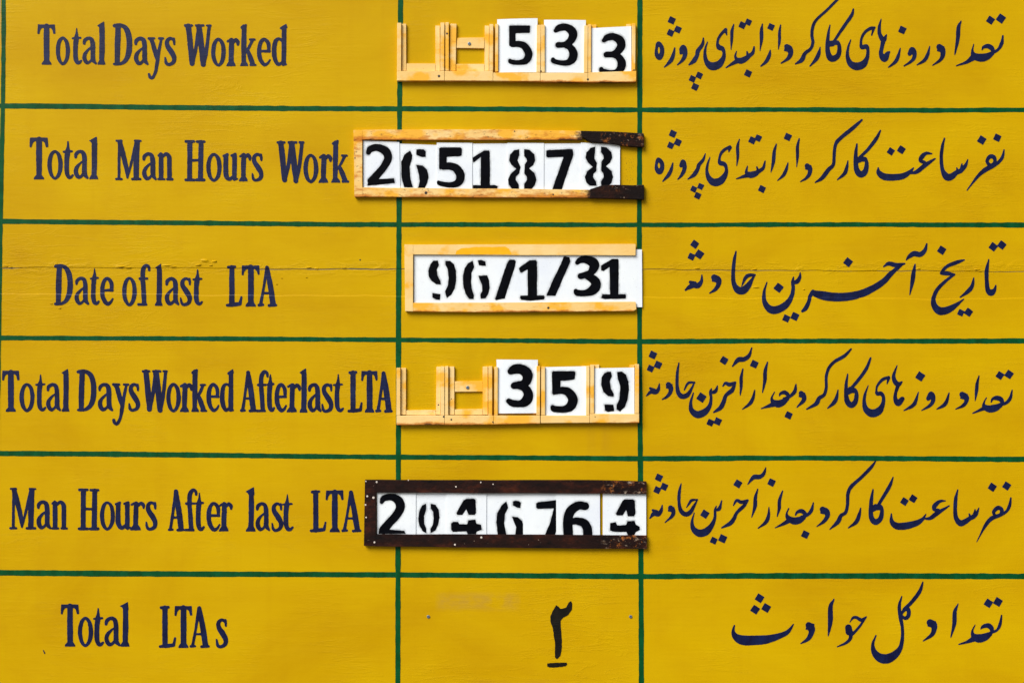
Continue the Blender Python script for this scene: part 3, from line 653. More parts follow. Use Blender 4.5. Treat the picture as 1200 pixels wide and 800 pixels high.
# ---------------------------------------------------------------- the number cards and their stencilled figures
def CARDS():
    A1 = (595, 15, 7.5); A2a = (405, 145, 6.667); A2b = (580, 145, 6.667); A3a = (465, 280, 8.0); A3b = (605, 280, 7.742); A4 = (595, 415, 7.5); A5a = (420, 550, 6.857); A5b = (590, 550, 6.857)
    three = [s_((420,168,38),(455,142,60),(510,138,62),(558,168,74),(572,212,74),(545,262,64),(500,290,52),(442,293,50)), s_((500,292,52),(545,312,60),(575,360,72),(568,412,70),(530,446,52),(470,450,42),(405,434,42),(397,420,36))]
    def sh(items, dx, dy):
        return [(it[0], [(p[0] + dx, p[1] + dy) + tuple(p[2:]) for p in it[1]]) for it in items]
    def n(items, fr, clip=None): return (xf(items, *fr), '', clip)
    five1 = [p_((12,128),(20,122),(188,121),(197,130),(194,180),(186,187),(68,190),(68,265),(40,302),(14,300)), s_((40,286,50),(100,285,54),(148,306,62),(184,370,66),(160,428,58),(100,447,44),(32,440,42),(20,430,34))]
    two2 = [s_((180,228,34),(198,200,50),(255,190,56),(318,222,66),(333,275,60),(300,340,56),(250,400,60),(205,450,62)), p_((174,482),(178,440),(250,436),(380,429),(387,465),(300,475),(180,485))]
    six2 = [p_((505,215),(522,250),(520,275),(500,340),(505,420),(527,500),(458,500),(438,420),(436,300),(460,245)), p_((555,205),(575,201),(610,203),(627,220),(626,262),(600,263),(570,252),(553,245)), p_((553,325),(600,330),(635,360),(650,420),(640,460),(620,505),(568,505),(581,450),(575,400))]
    five2 = [p_((732,198),(745,188),(895,188),(909,198),(906,248),(895,256),(790,262),(790,310),(760,352),(738,360),(732,350)), s_((765,335,52),(820,335,56),(868,355,62),(898,410,66),(880,463,58),(820,481,42),(745,470,36),(728,461,28))]
    one2 = [p_((1058,260),(1000,305),(992,270),(1080,212),(1120,212),(1126,222),(1128,490),(1055,490)), p_((995,482),(1165,482),(1188,490),(1182,510),(995,509))]
    e8a = [p_((190,203),(150,210),(118,245),(112,290),(130,325),(165,355),(120,398),(104,440),(110,480),(140,520),(188,520),(186,475),(163,440),(165,415),(190,390),(200,340),(176,290),(190,250)),
           p_((228,203),(270,207),(308,242),(314,290),(300,325),(268,352),(308,388),(323,440),(312,480),(280,520),(228,520),(228,475),(250,440),(248,415),(230,390),(232,325),(250,295),(245,275),(228,255))]
    sev2 = [p_((402,215),(410,210),(590,199),(608,204),(613,245),(520,520),(446,520),(535,262),(415,266),(402,258))]
    e8b = [p_((782,183),(745,193),(713,228),(708,270),(725,305),(762,340),(718,375),(702,420),(713,462),(740,486),(790,486),(788,455),(765,420),(768,395),(790,375),(795,310),(775,275),(778,245)),
           p_((827,183),(868,188),(908,225),(914,268),(900,305),(866,336),(908,372),(921,420),(908,466),(885,486),(828,486),(828,455),(850,420),(848,395),(830,370),(830,300),(848,275),(845,250),(828,225))]
    n9a = [p_((345,205),(385,203),(396,245),(375,290),(380,340),(408,395),(411,426),(370,423),(330,395),(302,350),(297,300),(315,245)), p_((335,508),(408,518),(405,570),(370,565),(335,548)), p_((455,207),(500,207),(538,240),(555,305),(557,390),(542,465),(512,520),(470,554),(455,495),(480,440),(488,370),(480,290),(457,245))]
    n6a = [p_((710,207),(726,265),(700,320),(697,400),(702,460),(723,530),(720,564),(680,560),(645,510),(625,440),(621,350),(638,275),(670,230)), p_((762,203),(790,198),(830,212),(836,253),(805,252),(770,245)), p_((765,345),(845,343),(865,390),(871,460),(855,520),(830,556),(788,560),(783,520),(802,490),(800,430),(780,390))]
    sla = [p_((1050,202),(1060,196),(1102,196),(1116,212),(1105,265),(1010,558),(930,573),(921,562),(1030,240))]
    n1a = [p_((25,268),(40,252),(120,195),(175,194),(187,208),(187,522),(105,522),(103,275),(50,307),(35,300)), p_((38,514),(250,513),(257,530),(250,548),(130,560),(45,552),(32,535))]
    slb = [p_((428,165),(440,159),(480,168),(489,205),(470,250),(355,516),(275,513),(278,500),(320,400),(405,225))]
    n3a = [s_((552,216,38),(582,192,56),(640,190,72),(698,218,90),(704,258,84),(668,310,60),(582,338,54)), s_((640,338,56),(696,366,78),(722,412,88),(696,462,88),(630,490,58),(555,490,56),(538,472,38))]
    n1b = [p_((768,245),(785,230),(870,183),(920,183),(927,195),(925,512),(850,512),(845,255),(790,291),(770,284)), p_((778,502),(985,501),(996,512),(990,541),(800,546),(768,536))]
    th4 = [s_((24,150,52),(62,130,82),(118,130,84),(168,165,92),(172,213,82),(140,258,72),(56,274,58)), s_((90,272,60),(150,294,70),(180,350,84),(162,406,88),(110,432,62),(45,428,60),(8,408,44))]
    fi4 = [p_((387,157),(400,147),(580,146),(593,155),(587,215),(575,222),(462,232),(462,290),(440,350),(400,353),(390,340)), s_((430,318,60),(490,316,66),(538,337,76),(571,395,84),(548,456,80),(490,480,58),(412,478,56),(394,464,40))]
    ni4 = [p_((870,152),(905,152),(913,190),(895,235),(905,300),(929,345),(926,369),(880,365),(840,330),(820,270),(822,205),(845,165)), p_((848,440),(925,440),(931,495),(880,503),(852,490)), p_((960,155),(1000,151),(1035,175),(1058,240),(1064,310),(1050,400),(1025,460),(985,498),(955,480),(955,440),(980,390),(985,280),(962,205))]
    tw5 = [s_((188,258,30),(208,228,48),(270,218,54),(323,247,72),(338,300,72),(308,360,66),(250,425,66),(205,480,70)), p_((163,512),(168,470),(265,478),(370,486),(383,512))]
    ze5 = [p_((545,270),(515,285),(490,330),(482,390),(490,445),(515,490),(548,509),(546,475),(530,430),(528,370),(545,320)), p_((580,271),(620,280),(645,320),(653,380),(642,440),(620,485),(580,508),(580,475),(598,440),(605,390),(600,335),(582,310))]
    fo5 = [p_((845,245),(865,232),(930,231),(942,242),(946,345),(935,360),(885,360),(868,312),(835,360),(795,360),(789,345)), p_((747,430),(765,416),(800,417),(812,435),(875,435),(885,402),(940,399),(948,432),(985,440),(991,480),(950,493),(945,514),(880,514),(870,491),(760,496),(746,480))]
    si5 = [p_((22,255),(37,305),(12,355),(5,430),(22,520),(-46,520),(-58,420),(-51,350),(-15,285)), p_((76,252),(95,246),(125,250),(139,265),(136,306),(110,303),(75,285)), p_((70,375),(115,380),(150,410),(165,460),(165,520),(96,520),(102,460),(85,420))]
    se5 = [p_((261,268),(275,258),(440,240),(432,400),(430,470),(412,520),(333,520),(375,420),(405,308),(275,313),(262,302))]
    si5b = [s_((655,290,62),(600,286,66),(540,328,74),(516,400,72),(518,480,76),(520,540,76)), s_((540,412,48),(595,410,58),(648,428,68),(673,475,72),(676,550,72))]
    fo5b = [p_((955,250),(972,237),(1035,237),(1052,248),(1058,352),(1045,371),(1000,371),(985,318),(955,364),(910,364),(902,350)), p_((857,427),(900,418),(912,445),(985,443),(995,412),(1050,409),(1062,440),(1090,455),(1093,480),(1060,499),(1050,522),(1000,522),(985,497),(880,495),(854,485))]
    L = []
    def add(q, d, bow, label, nums, **k): L.append(dict(quad=q, d=d, bow=bow, label=label, numerals=nums, **k))
    add([(582.6,23.9),(629.9,22.6),(628.6,85.6),(584.2,86.0)], 9.9, 2.2, 'white card with a solid black 5, standing tall in the top rack', [n(five1, A1)])
    add([(637.4,24.4),(686.3,24.8),(685.0,86.4),(639.0,86.0)], 9.9, 2.6, 'tall white card with black 3 between the 5 and the sunken 3', [n(three, A1)])
    add([(692.8,34.2),(739.4,31.9),(739.4,90.0),(692.8,90.0)], 9.7, 1.0, 'sunken white card with black 3 at the right end of the top rack', [n(sh(three, 423, 83), A1)])
    add([(425.9,165.2),(468.2,167.0),(469.2,226.0),(426.2,225.0)], 6.6, 0.2, 'white card with solid black 2 at the left end of the rust-stained frame', [n(two2, A2a)])
    add([(467.0,168.6),(513.0,170.4),(513.0,226.0),(467.4,226.0)], 4.4, 0.2, 'white card with split stencil 6 between the 2 and the 5', [n(six2, A2a, (469.6,0,512,999))])
    add([(511.9,167.6),(553.6,168.0),(553.4,226.0),(511.9,226.0)], 6.4, 0.2, 'white card with solid black 5 in the rust-stained frame', [n(five2, A2a)])
    add([(552.4,168.8),(596.0,168.4),(596.0,226.0),(552.4,226.0)], 4.5, 0.2, 'white card with black 1 in the rust-stained frame, cut by its rail', [n(one2, A2a, (553.9,0,999,999))])
    add([(594.7,168.0),(637.4,168.2),(637.2,226.0),(594.4,226.0)], 6.3, 0.2, 'white card with split stencil 8 left of the 7 in the rust-stained frame', [n(e8a, A2b)])
    add([(635.6,168.6),(682.4,168.4),(682.4,226.0),(635.6,226.0)], 4.3, 0.2, 'white card with leaning black 7 between two split 8s', [n(sev2, A2b, (638,0,681,999))])
    add([(680.6,167.6),(726.4,170.2),(726.3,226.0),(680.8,226.0)], 6.5, 0.2, 'white card with split stencil 8 under the burnt black rail ends', [n(e8b, A2b)])
    add([(485.2,292.5),(752.0,292.4),(752.4,359.9),(485.2,359.9)], 6.0, 0.8, 'long white strip stencilled with the date 96/1/31', [n(n9a, A3a), n(n6a, A3a), (xf(sla, *A3a), '/', None), n(n1a, A3b), (xf(slb, *A3b), '/', None), n(n3a, A3b), n(n1b, A3b)], group=None, name='date_card', cat='date card')
    add([(581.8,421.0),(630.2,421.4),(629.0,483.6),(583.9,484.0)], 9.9, 2.4, 'white card with heavy black 3, standing tall in the lower rack', [n(th4, A4)])
    add([(638.7,429.9),(686.6,428.8),(686.6,491.0),(638.7,491.0)], 9.7, 1.4, 'white card with solid black 5 in the lower rack left of the split 9', [n(fi4, A4)])
    add([(696.2,431.2),(743.0,430.4),(743.0,488.0),(696.2,488.0)], 9.7, 1.0, 'white card with split stencil 9 at the right end of the lower rack', [n(ni4, A4)])
    add([(442.0,574.0),(487.6,574.0),(487.4,630.0),(442.2,630.0)], 6.6, 0.2, 'white card with solid black 2 at the left end of the dark rusted frame', [n(tw5, A5a)])
    add([(486.4,574.0),(525.0,574.0),(525.0,630.0),(486.4,630.0)], 4.4, 0.2, 'narrow white card with split stencil 0 beside the 2', [n(ze5, A5a)])
    add([(523.6,574.0),(570.2,574.0),(570.0,630.0),(523.4,630.0)], 6.5, 0.2, 'white card with split stencil 4 between the 0 and the split 6', [n(fo5, A5a)])
    add([(568.6,574.0),(614.4,574.0),(614.4,630.0),(568.6,630.0)], 4.4, 0.2, 'white card with split stencil 6 left of the cut-off 7', [n(si5, A5b, (570.5,0,613.2,999))])
    add([(613.0,574.0),(652.6,574.0),(652.6,630.0),(613.0,630.0)], 4.9, 0.6, 'white card with black 7 whose right side is covered by the next card', [n(se5, A5b)])
    add([(651.6,574.0),(702.8,574.0),(703.0,630.0),(651.8,630.0)], 6.9, 0.2, 'white card with big solid black 6 in the dark rusted frame', [n(si5b, A5b)])
    add([(706.2,574.0),(757.0,574.0),(757.0,630.0),(706.2,630.0)], 6.2, 0.2, 'white card with split stencil 4 at the right end of the dark rusted frame', [n(fo5b, A5b)])
    return L
# ---------------------------------------------------------------- unseen ground, added to bounce light; its dark tone deepens the lower board
def ground():
    t = NT('dusty_ground')
    base = t.mix(t.noise(0.8, 8, 0.65), (0.10, 0.09, 0.075), (0.15, 0.135, 0.11))
    t.out(base, 0.9, t.bump(t.noise(18, 8, 0.7), 0.6, 0.02))
    o = mesh_obj('ground', [(-150, -150, 0), (150, -150, 0), (150, 150, 0), (-150, 150, 0)], [(0, 1, 2, 3)], t.m)
    meta(o, kind='structure')
ground()

# ---------------------------------------------------------------- the sign board
board = empty('sign_board', (0, 0, 0), 'large yellow painted board ruled with green lines, bilingual dark blue lettering', 'sign board')
def pw(pts, x):
    for (x0, y0), (x1, y1) in zip(pts[:-1], pts[1:]):
        if x <= x1: return y0 + (y1 - y0) * (x - x0) / (x1 - x0)
    return pts[-1][1]
rj = random.Random(3)
NJ = [(-60 + 6 * i, rj.uniform(-0.35, 0.35), rj.uniform(-0.3, 0.3)) for i in range(240)]
J1 = [(-60, 313), (0, 313.3), (200, 313.8), (330, 315), (470, 315), (760, 315.5), (900, 316.8), (1100, 317.6), (1330, 318.5)]
J2 = [(-60, 343), (0, 343.5), (150, 344), (300, 345.5), (360, 346.6), (430, 345.8), (600, 346.5), (800, 348.5), (1000, 349), (1330, 350)]
def j1(x): return 0.3 * math.sin(x / 27.0 + 2) + 0.25 * math.sin(x / 9.7) + pw(J1, x) + pw([(a, b) for a, b, c in NJ], x)
def j2(x): return 0.55 * math.sin(x / 33.0) + 0.4 * math.sin(x / 12.3 + 1) + pw(J2, x) + pw([(a, c) for a, b, c in NJ], x)
GAPS = [(-60, 0.5), (2, 0.9), (14, 1.0), (26, 0.25), (60, 0.05), (120, 0.0), (138, 0.35), (146, 0.4), (150, 0.0), (255, 0.0), (275, 0.3), (300, 0.8), (316, 0.9), (330, 0.6), (356, 0.4), (362, 0.9), (374, 0.9), (388, 0.95), (404, 0.25), (410, 1.1), (440, 1.0), (470, 0.6), (560, 0.3), (745, 0.4), (800, 0.35), (890, 0.6), (960, 0.25), (1050, 0.5), (1130, 0.2), (1200, 0.5), (1330, 0.4)]
STRIP_D = -1.3
def surf(px, py):          # height of the painted face (mm): the filler strip lies a little back
    a, b = j1(px), j2(px)
    if py <= a - 0.6 or py >= b + 0.9: return 0.0
    if py < a: return STRIP_D * (py - a + 0.6) / 0.6
    if py > b: return STRIP_D * (1 - (py - b) / 0.9)
    return STRIP_D
XL = [(-60, 1.3), (60, 0.6), (120, -1.0), (250, -4.5), (420, -7.5), (870, -11)]   # the left edge of the board leans out of view
def left_edge(y): return pw(XL, y)
XR, YT, YB = 1262, -48, 850

def panel(name, ytop, ybot, dface, lip_top, lip_bot, label):
    xs = [None] + [6 * i + 3 for i in range(0, 210)] + [XR]
    rows = []
    verts, faces = [], []
    def profile(x, yt, yb):
        r = [(yt, -14.0), (yt, dface - 1.0)] + ([(yt + 0.45, dface - 0.30), (yt + 1.1, dface)] if lip_top else [(yt, dface)])
        ym = yt + (yb - yt) * 0.5
        r += [(ym, dface)]
        r += ([(yb - 0.6, dface), (yb - 0.2, dface - 0.2)] if lip_bot else [(yb, dface)]) + [(yb, dface - 1.0), (yb, -14.0)]
        return r
    for x in xs:
        col = []
        xx = 3 if x is None else x
        for (y, d) in profile(xx, ytop(xx), ybot(xx)):
            X = left_edge(y) if x is None else x
            verts.append(W(X, y, d)); col.append(len(verts) - 1)
        rows.append(col)
    k = len(rows[0])
    for a, b in zip(rows[:-1], rows[1:]):
        for i in range(k - 1): faces.append((a[i + 1], b[i + 1], b[i], a[i]))
        faces.append((a[0], b[0], b[-1], a[-1]))
    faces.append(tuple(rows[0])); faces.append(tuple(reversed(rows[-1])))
    o = mesh_obj(name, verts, faces, M['yellow'], board)
    o['label'] = label
panel('panel', lambda x: YT, lambda x: j1(x), 0.0, False, True, 'upper yellow sheet of the board, above the cracked joint')
panel('panel', lambda x: j1(x) + 0.03 + pw(GAPS, x), lambda x: j2(x) - 0.05, STRIP_D, False, False, 'narrow yellow filler strip running through the date row')
panel('panel', lambda x: j2(x), lambda x: YB, 0.0, True, False, 'lower yellow sheet of the board')

# lumps of old filler and lifted paint along the joint
def flakes():
    r = random.Random(21); v, f = [], []
    spots = [(8, 311.5, 7), (12, 313, 5), (66, 309.5, 4), (142, 312.5, 8), (150, 313.5, 6), (196, 311, 8), (203, 312.5, 5), (240, 305.5, 9), (232, 310.5, 7), (251, 306.5, 6), (247, 311, 4),
             (362, 313.5, 5), (371, 314.5, 5), (403, 314, 4), (60, 356, 3), (70, 361, 4), (817, 314.3, 5), (884, 315.5, 5), (886, 336.5, 6), (942, 339, 3), (1076, 315, 5), (1145, 316, 6), (1148, 318, 4), (330, 326, 2), (359, 325, 2.5), (324, 333, 2.5)]
    for (x, y, L) in spots:
        n = 9; base = len(v); ph = r.uniform(0, 6)
        d0 = surf(x, y)
        for i in range(n):
            a = 2 * math.pi * i / n; q = 1 + 0.35 * math.sin(2 * a + ph) + r.uniform(-.2, .2)
            v.append(W(x + L * 0.75 * q * math.cos(a), y + L * 0.20 * q * math.sin(a), d0 - 0.5))
        for i in range(n):
            a = 2 * math.pi * i / n; q = 0.55 + r.uniform(-.12, .12)
            v.append(W(x + L * 0.75 * q * math.cos(a), y - 0.2 + L * 0.20 * q * math.sin(a), d0 + 1.5 + 0.12 * L))
        c = len(v); v.append(W(x, y, d0 + 1.8 + 0.14 * L))
        for i in range(n):
            j = (i + 1) % n
            f.append((base + i, base + n + i, base + n + j, base + j)); f.append((base + n + i, c, base + n + j))
    o = mesh_obj('paint_lumps', v, f, M['yellow'], board, smooth=True); o['kind'] = 'stuff'
flakes()

# painted ruling
def line(pts, w, lift, label, wob=0.28):
    items = [('S', [(x, y, w * (1 + 0.05 * math.sin(x * .31 + y * .27))) for x, y in pts])]
    return shape('painted_line', items, lambda x, y: surf(x, y) + lift, M['green'], board, label=label, wob=wob, fine=0.35, grow=0.1)
line([(1.5, 124.3), (100, 125), (200, 126.2), (300, 127), (400, 127.6), (600, 128.0), (750, 129), (900, 128.6), (1060, 129.4), (1200, 129), (1255, 129)], 5.6, 0.35, 'green line under the top row')
line([(-4, 259.3), (100, 260.4), (240, 261.4), (400, 263), (600, 263.2), (760, 263.6), (1000, 263.2), (1255, 264)], 5.4, 0.35, 'second green line from the top')
line([(-7, 395.8), (100, 396.2), (260, 396.8), (400, 397.7), (600, 399.0), (750, 400), (900, 399.4), (1100, 399.6), (1255, 399)], 5.4, 0.35, 'green line under the date row')
line([(-8, 531), (150, 532), (400, 534.8), (600, 536), (750, 537), (930, 536.4), (1080, 537.2), (1255, 538.3)], 5.8, 0.35, 'green line above the row of the dark rusted frame')
line([(-9, 670.6), (150, 671.8), (400, 672.8), (600, 674), (750, 675), (900, 674.3), (1100, 674.6), (1255, 674.9)], 6.2, 0.35, 'lowest green line')
line([(4.3, -44), (4.2, 40), (3.6, 110), (2.2, 180), (0.8, 250), (-0.6, 330), (-1.7, 420), (-3.5, 560), (-6, 840)], 5.2, 0.55, 'green border line at the left edge')
line([(469.8, -44), (469.3, 20), (468.3, 125), (467.6, 260), (467.2, 330), (467, 400), (466.8, 540), (466.4, 680), (466.2, 840)], 5.7, 0.55, 'green vertical line left of the counters')
line([(749.9, -44), (749.8, 60), (749.6, 160), (749.2, 260), (749.4, 340), (749.6, 420), (750.4, 540), (751.2, 700), (751.8, 840)], 5.6, 0.55, 'green vertical line right of the counters')
line([(1252, -44), (1251, 400), (1253, 845)], 5.6, 0.55, 'green border line at the right edge')

LET = lambda x, y: surf(x, y) + 0.85
def latin(word, glyphs, label):
    """glyphs: (char, x0, x1, top, base)"""
    items = []
    for ch, x0, x1, top, base in glyphs:
        (gx0, gy0, gx1, gy1), sc, its = GL[ch]
        kx = (x1 - x0) / (gx1 - gx0); ky = (base - top) / (gy1 - gy0)
        kw = WF / sc
        for it in its:
            if it[0] == 'P': items.append(('P', [(x0 + (p[0] - gx0) * kx, top + (p[1] - gy0) * ky) for p in it[1]]))
            else: items.append((it[0], [(x0 + (p[0] - gx0) * kx, top + (p[1] - gy0) * ky, p[2] * kw) for p in it[1]]))
    return shape('painted_word', items, LET, M['navy'], board, label=label, wob=0.16, grow=0.22)
for w in LATIN: latin(*w)
for label, (ox, oy, sc), its in PERSIAN:
    shape('painted_word', xf(its, ox, oy, sc), LET, M['navy'], board, label=label, wob=0.12, soft=1, grow=0.22)
shape('painted_underline', xf(NUM2[1:], 460, 680, 3.75), LET, M['black_brush'], board, wob=0.25)
shape('painted_numeral', xf(NUM2[:1], 460, 680, 3.75), LET, M['black_brush'], board, label='black brushed Persian numeral two', wob=0.25)
shape('paint_speck', [('P', [(50, 760.5), (51.2, 761), (53.3, 765), (52, 765.8)])], LET, M['navy'], board, wob=0)
for x, y in ((502, 722), (739, 722)):
    o = disc('screw', x, y, 1.9, 0, 2.2, M['steel'], board, slot=True)
for x, y, r in ((422, 304.5, 0.9),):
    disc('nail', x, y, r, 0, 0.9, M['dark_hole'], board)
# square tubes behind the sheets and the two posts that carry it
def tube(name, x0, y0, x1, y1, d0, d1): return prism(name, rect(x0, y0, x1, y1), d0, d1, M['galv'], board, 2)
tube('frame_tube', 4, -44, 1256, -28, -54, -14.5); tube('frame_tube', 4, 826, 1256, 842, -54, -14.5)
tube('post', 180, -40, 204, 1139.5, -115, -54.5); tube('post', 1010, -40, 1034, 1139.5, -115, -54.5)

# ---------------------------------------------------------------- number holders, frames
def nails(parent, lst, d):
    for x, y, r in lst: disc('nail', x, y, r, d - 0.6, d + 0.35, M['dark_hole'], parent, n=9)

def slot_rack(label, mat, units, rail, top):
    """A row of U-shaped pockets made of thin strips. units: strips of each pocket; rail: segments of the front ledge."""
    h = empty('number_holder', W((rail[0][0] + rail[-1][2]) / 2, rail[0][3]), label, 'number holder', 'cream pocket racks for number cards')
    for u in units:
        for (x0, x1, y0, y1, d, kind, lean) in u:
            prism(kind, [(x0 + lean, y0), (x1 + lean, y0 + random.uniform(-.3, .3)), (x1, y1), (x0, y1)], -0.2 if d > 10 else 0.1, d, mat, h, 0.9, wob=0.12)
    for i, (x0, y0, x1, y1, yy0, yy1) in enumerate(rail):
        prism('front_rail', [(x0, y0), (x1, yy0), (x1, yy1), (x0, y1)], 0.0, 17.0 + 0.25 * (i % 2), mat, h, 1.1, wob=0.15)
    return h

O, I = 'side_strip', 'backing_strip'
h1 = slot_rack('cream rack of five pockets in the top row, holding 5 3 3', M['cream'], [
    [(465.8, 470.6, 28.4, 84.6, 15.5, O, 0.2), (471.0, 476.2, 28.9, 83.8, 8.0, I, 0.0), (510.6, 515.8, 31.0, 83.8, 8.2, I, -0.2), (516.3, 520.9, 28.2, 84.2, 15.6, O, 0.3)],
    [(522.3, 526.3, 28.0, 84.2, 15.2, O, 0.0), (526.9, 534.2, 28.8, 83.8, 8.4, I, 1.0), (567.9, 573.0, 31.0, 83.8, 8.0, I, 0.3), (573.5, 577.9, 30.0, 84.4, 15.6, O, 0.3)],
    [(580.4, 583.9, 29.8, 85.4, 15.8, O, 0.2), (584.3, 588.0, 32.0, 84.0, 7.8, I, 0.0), (624.5, 627.9, 31.5, 84.0, 7.8, I, 0.0), (628.4, 633.2, 30.8, 86.0, 15.5, O, 0.6)],
    [(633.8, 638.4, 30.6, 86.0, 15.9, O, 0.0), (638.8, 643.0, 32.0, 84.0, 7.8, I, 0.0), (679.0, 683.2, 32.0, 84.0, 7.8, I, 0.0), (683.9, 688.4, 31.6, 86.5, 15.6, O, 0.4)],
    [(688.9, 692.3, 30.2, 86.0, 15.3, O, 0.2), (692.7, 698.8, 30.2, 84.0, 7.9, I, 0.0), (733.8, 739.2, 29.4, 84.0, 7.9, I, 0.0), (739.7, 743.9, 29.0, 84.2, 15.8, O, 0.4)]],
    [(465.8, 84.8, 521.1, 96.0, 84.6, 96.0), (521.5, 84.8, 577.8, 96.1, 84.6, 96.3), (578.1, 86.6, 633.0, 96.2, 86.6, 97.0), (633.3, 86.8, 688.6, 97.2, 87.0, 97.8), (688.9, 86.4, 745.0, 97.8, 84.6, 97.4)], {})
prism('lip', [(476.6, 75.2), (510.3, 75.4), (510.3, 84.0), (476.6, 84.0)], 0.1, 7.4, M['cream'], h1, 0.8)
prism('lip', [(535.0, 75.8), (567.6, 75.8), (567.6, 84.0), (535.0, 84.0)], 0.1, 7.4, M['cream'], h1, 0.8)
cb = prism('crossbar', [(536.0, 45.2), (567.9, 44.8), (567.5, 57.4), (535.2, 57.0)], 0.1, 6.6, M['cream'], h1, 0.8)
disc('screw', 550.1, 52.1, 1.9, 6.5, 8.6, M['steel'], cb, slot=True)
nails(h1, [(514.8, 90.8, 1.5), (633.6, 84.9, 1.0), (688.5, 94.6, 1.3)], 17.4)
nails(h1, [(524.1, 41.0, 1.2), (742.4, 83.5, 1.0)], 15.6)

h4 = slot_rack('cream rack of five pockets in the fourth row, holding 3 5 9', M['cream2'], [
    [(465.0, 469.6, 430.8, 486.2, 15.5, O, 0.1), (470.2, 475.9, 431.0, 485.4, 8.0, I, 0.2), (511.2, 516.2, 429.6, 485.4, 8.2, I, 0.5), (516.7, 521.2, 429.0, 486.0, 15.6, O, 0.1)],
    [(521.8, 525.7, 429.0, 486.0, 15.2, O, 0.0), (527.0, 532.6, 429.2, 485.4, 8.4, I, 0.0), (565.9, 571.7, 429.4, 485.4, 8.0, I, -0.1), (572.4, 576.9, 429.0, 486.2, 15.6, O, 0.0)],
    [(579.3, 583.4, 429.6, 486.0, 15.8, O, 0.2), (583.8, 587.5, 431.0, 484.6, 7.8, I, 0.0), (624.5, 627.8, 431.0, 484.6, 7.8, I, 0.0), (628.4, 632.7, 428.6, 486.0, 15.5, O, 0.3)],
    [(634.2, 638.6, 429.4, 486.0, 15.9, O, 0.0), (639.0, 643.0, 431.0, 484.6, 7.8, I, 0.0), (681.5, 686.0, 428.2, 484.6, 7.8, I, 0.0), (686.5, 690.4, 428.6, 486.0, 15.6, O, 0.2)],
    [(691.3, 695.8, 427.0, 484.0, 15.3, O, 0.2), (696.2, 702.0, 427.2, 482.6, 7.9, I, 0.0), (737.8, 743.0, 427.6, 482.6, 7.9, I, 0.0), (743.5, 748.2, 426.6, 484.0, 15.8, O, 0.1)]],
    [(465.2, 486.6, 521.2, 497.4, 486.2, 497.2), (521.5, 486.2, 578.2, 497.2, 486.4, 496.8), (578.5, 486.2, 632.8, 496.8, 486.4, 495.8), (633.6, 486.4, 690.6, 495.2, 486.2, 494.8), (690.9, 484.4, 748.4, 494.8, 484.4, 494.8)], {})
prism('lip', [(476.4, 480.4), (510.9, 480.0), (510.9, 485.9), (476.4, 485.9)], 0.1, 7.4, M['cream2'], h4, 0.8)
prism('lip', [(533.1, 479.4), (565.6, 478.8), (565.6, 485.6), (533.1, 485.6)], 0.1, 7.4, M['cream2'], h4, 0.8)
cb = prism('crossbar', [(533.0, 446.6), (565.6, 446.2), (565.7, 458.6), (533.0, 458.8)], 0.1, 6.6, M['cream2'], h4, 0.8)
disc('screw', 548.1, 453.8, 2.0, 6.5, 8.6, M['steel'], cb, slot=True)
nails(h4, [(520.4, 487.6, 1.2), (529.2, 491.0, 1.1), (577.7, 494.0, 1.0), (697, 427.2 + 60.5, 0.6)], 17.4)
nails(h4, [(514.0, 474.0, 0.9), (529.0, 467.0, 0.7)], 8.4)

f2 = empty('number_display', W(585, 232), 'rust-stained cream frame with burnt black right ends, holding 2651878', 'number frame')
prism('side_rail', [(414.8, 153.4), (425.2, 153.4), (425.3, 231.0), (416.0, 231.4)], 0, 13.0, M['cream_rusty'], f2, 0.55, wob=0.2)
prism('top_rail', [(425.26, 153.2), (500, 152.9), (600, 152.8), (682, 154.4), (682, 164.6), (600, 165.0), (500, 164.8), (425.26, 164.4)], 0, 12.7, M['cream_rusty'], f2, 0.55, wob=0.2)
prism('bottom_rail', [(425.32, 220.2), (520, 221.4), (600, 221.8), (692, 223.0), (692, 232.4), (600, 231.9), (500, 231.4), (425.32, 231.2)], 0, 12.7, M['cream_rusty'], f2, 0.55, wob=0.2)
o = prism('burnt_end', [(680.3, 154.3), (714, 155.0), (754.0, 157.2), (754.2, 173.4), (741, 173.0), (728, 171.4), (709, 168.6), (692, 167.2), (684, 163.0), (681.2, 160)], 0.4, 15.0, M['tar'], f2, 1.6, wob=0.45)
prism('burnt_end', [(691.0, 222.4), (693, 221.8), (706, 217.6), (722, 217.2), (740, 217.8), (754.2, 217.2), (754.3, 234.6), (738, 234.0), (712, 233.4), (690.6, 233.0), (691.4, 228)], 0.4, 15.0, M['tar'], f2, 1.6, wob=0.45)
nails(f2, [(416.6, 186.0, 0.9), (499.5, 226.6, 1.8), (648.0, 228.6, 1.0), (603, 154.8, 0.8)], 13.0)

f3 = empty('number_display', W(610, 365), 'clean cream frame open at the right, around the date 96/1/31', 'number frame')
prism('side_rail', [(474.4, 286.9), (484.6, 287.2), (484.4, 364.9), (475.2, 364.6)], 0, 13.0, M['cream_clean'], f3, 0.55, wob=0.1)
tr3 = prism('top_rail', [(484.64, 287.2), (600, 286.8), (743.8, 286.3), (744.6, 287.2), (744.3, 299.6), (690, 299.2), (610, 299.3), (484.6, 298.4)], 0, 12.7, M['cream_clean'], f3, 0.55, wob=0.1)
prism('bottom_rail', [(484.5, 354.8), (600, 354.5), (743.6, 353.5), (744.9, 355), (745.2, 362.4), (742, 364.6), (660, 365.2), (560, 365.8), (484.46, 365.0)], 0, 12.7, M['cream_edge'], f3, 0.55, wob=0.1)
pat = flat_paint('orange_yellow_patch', (0.82, 0.41, 0.004), (0.85, 0.44, 0.01), 0.45, 0.8, 0.2)
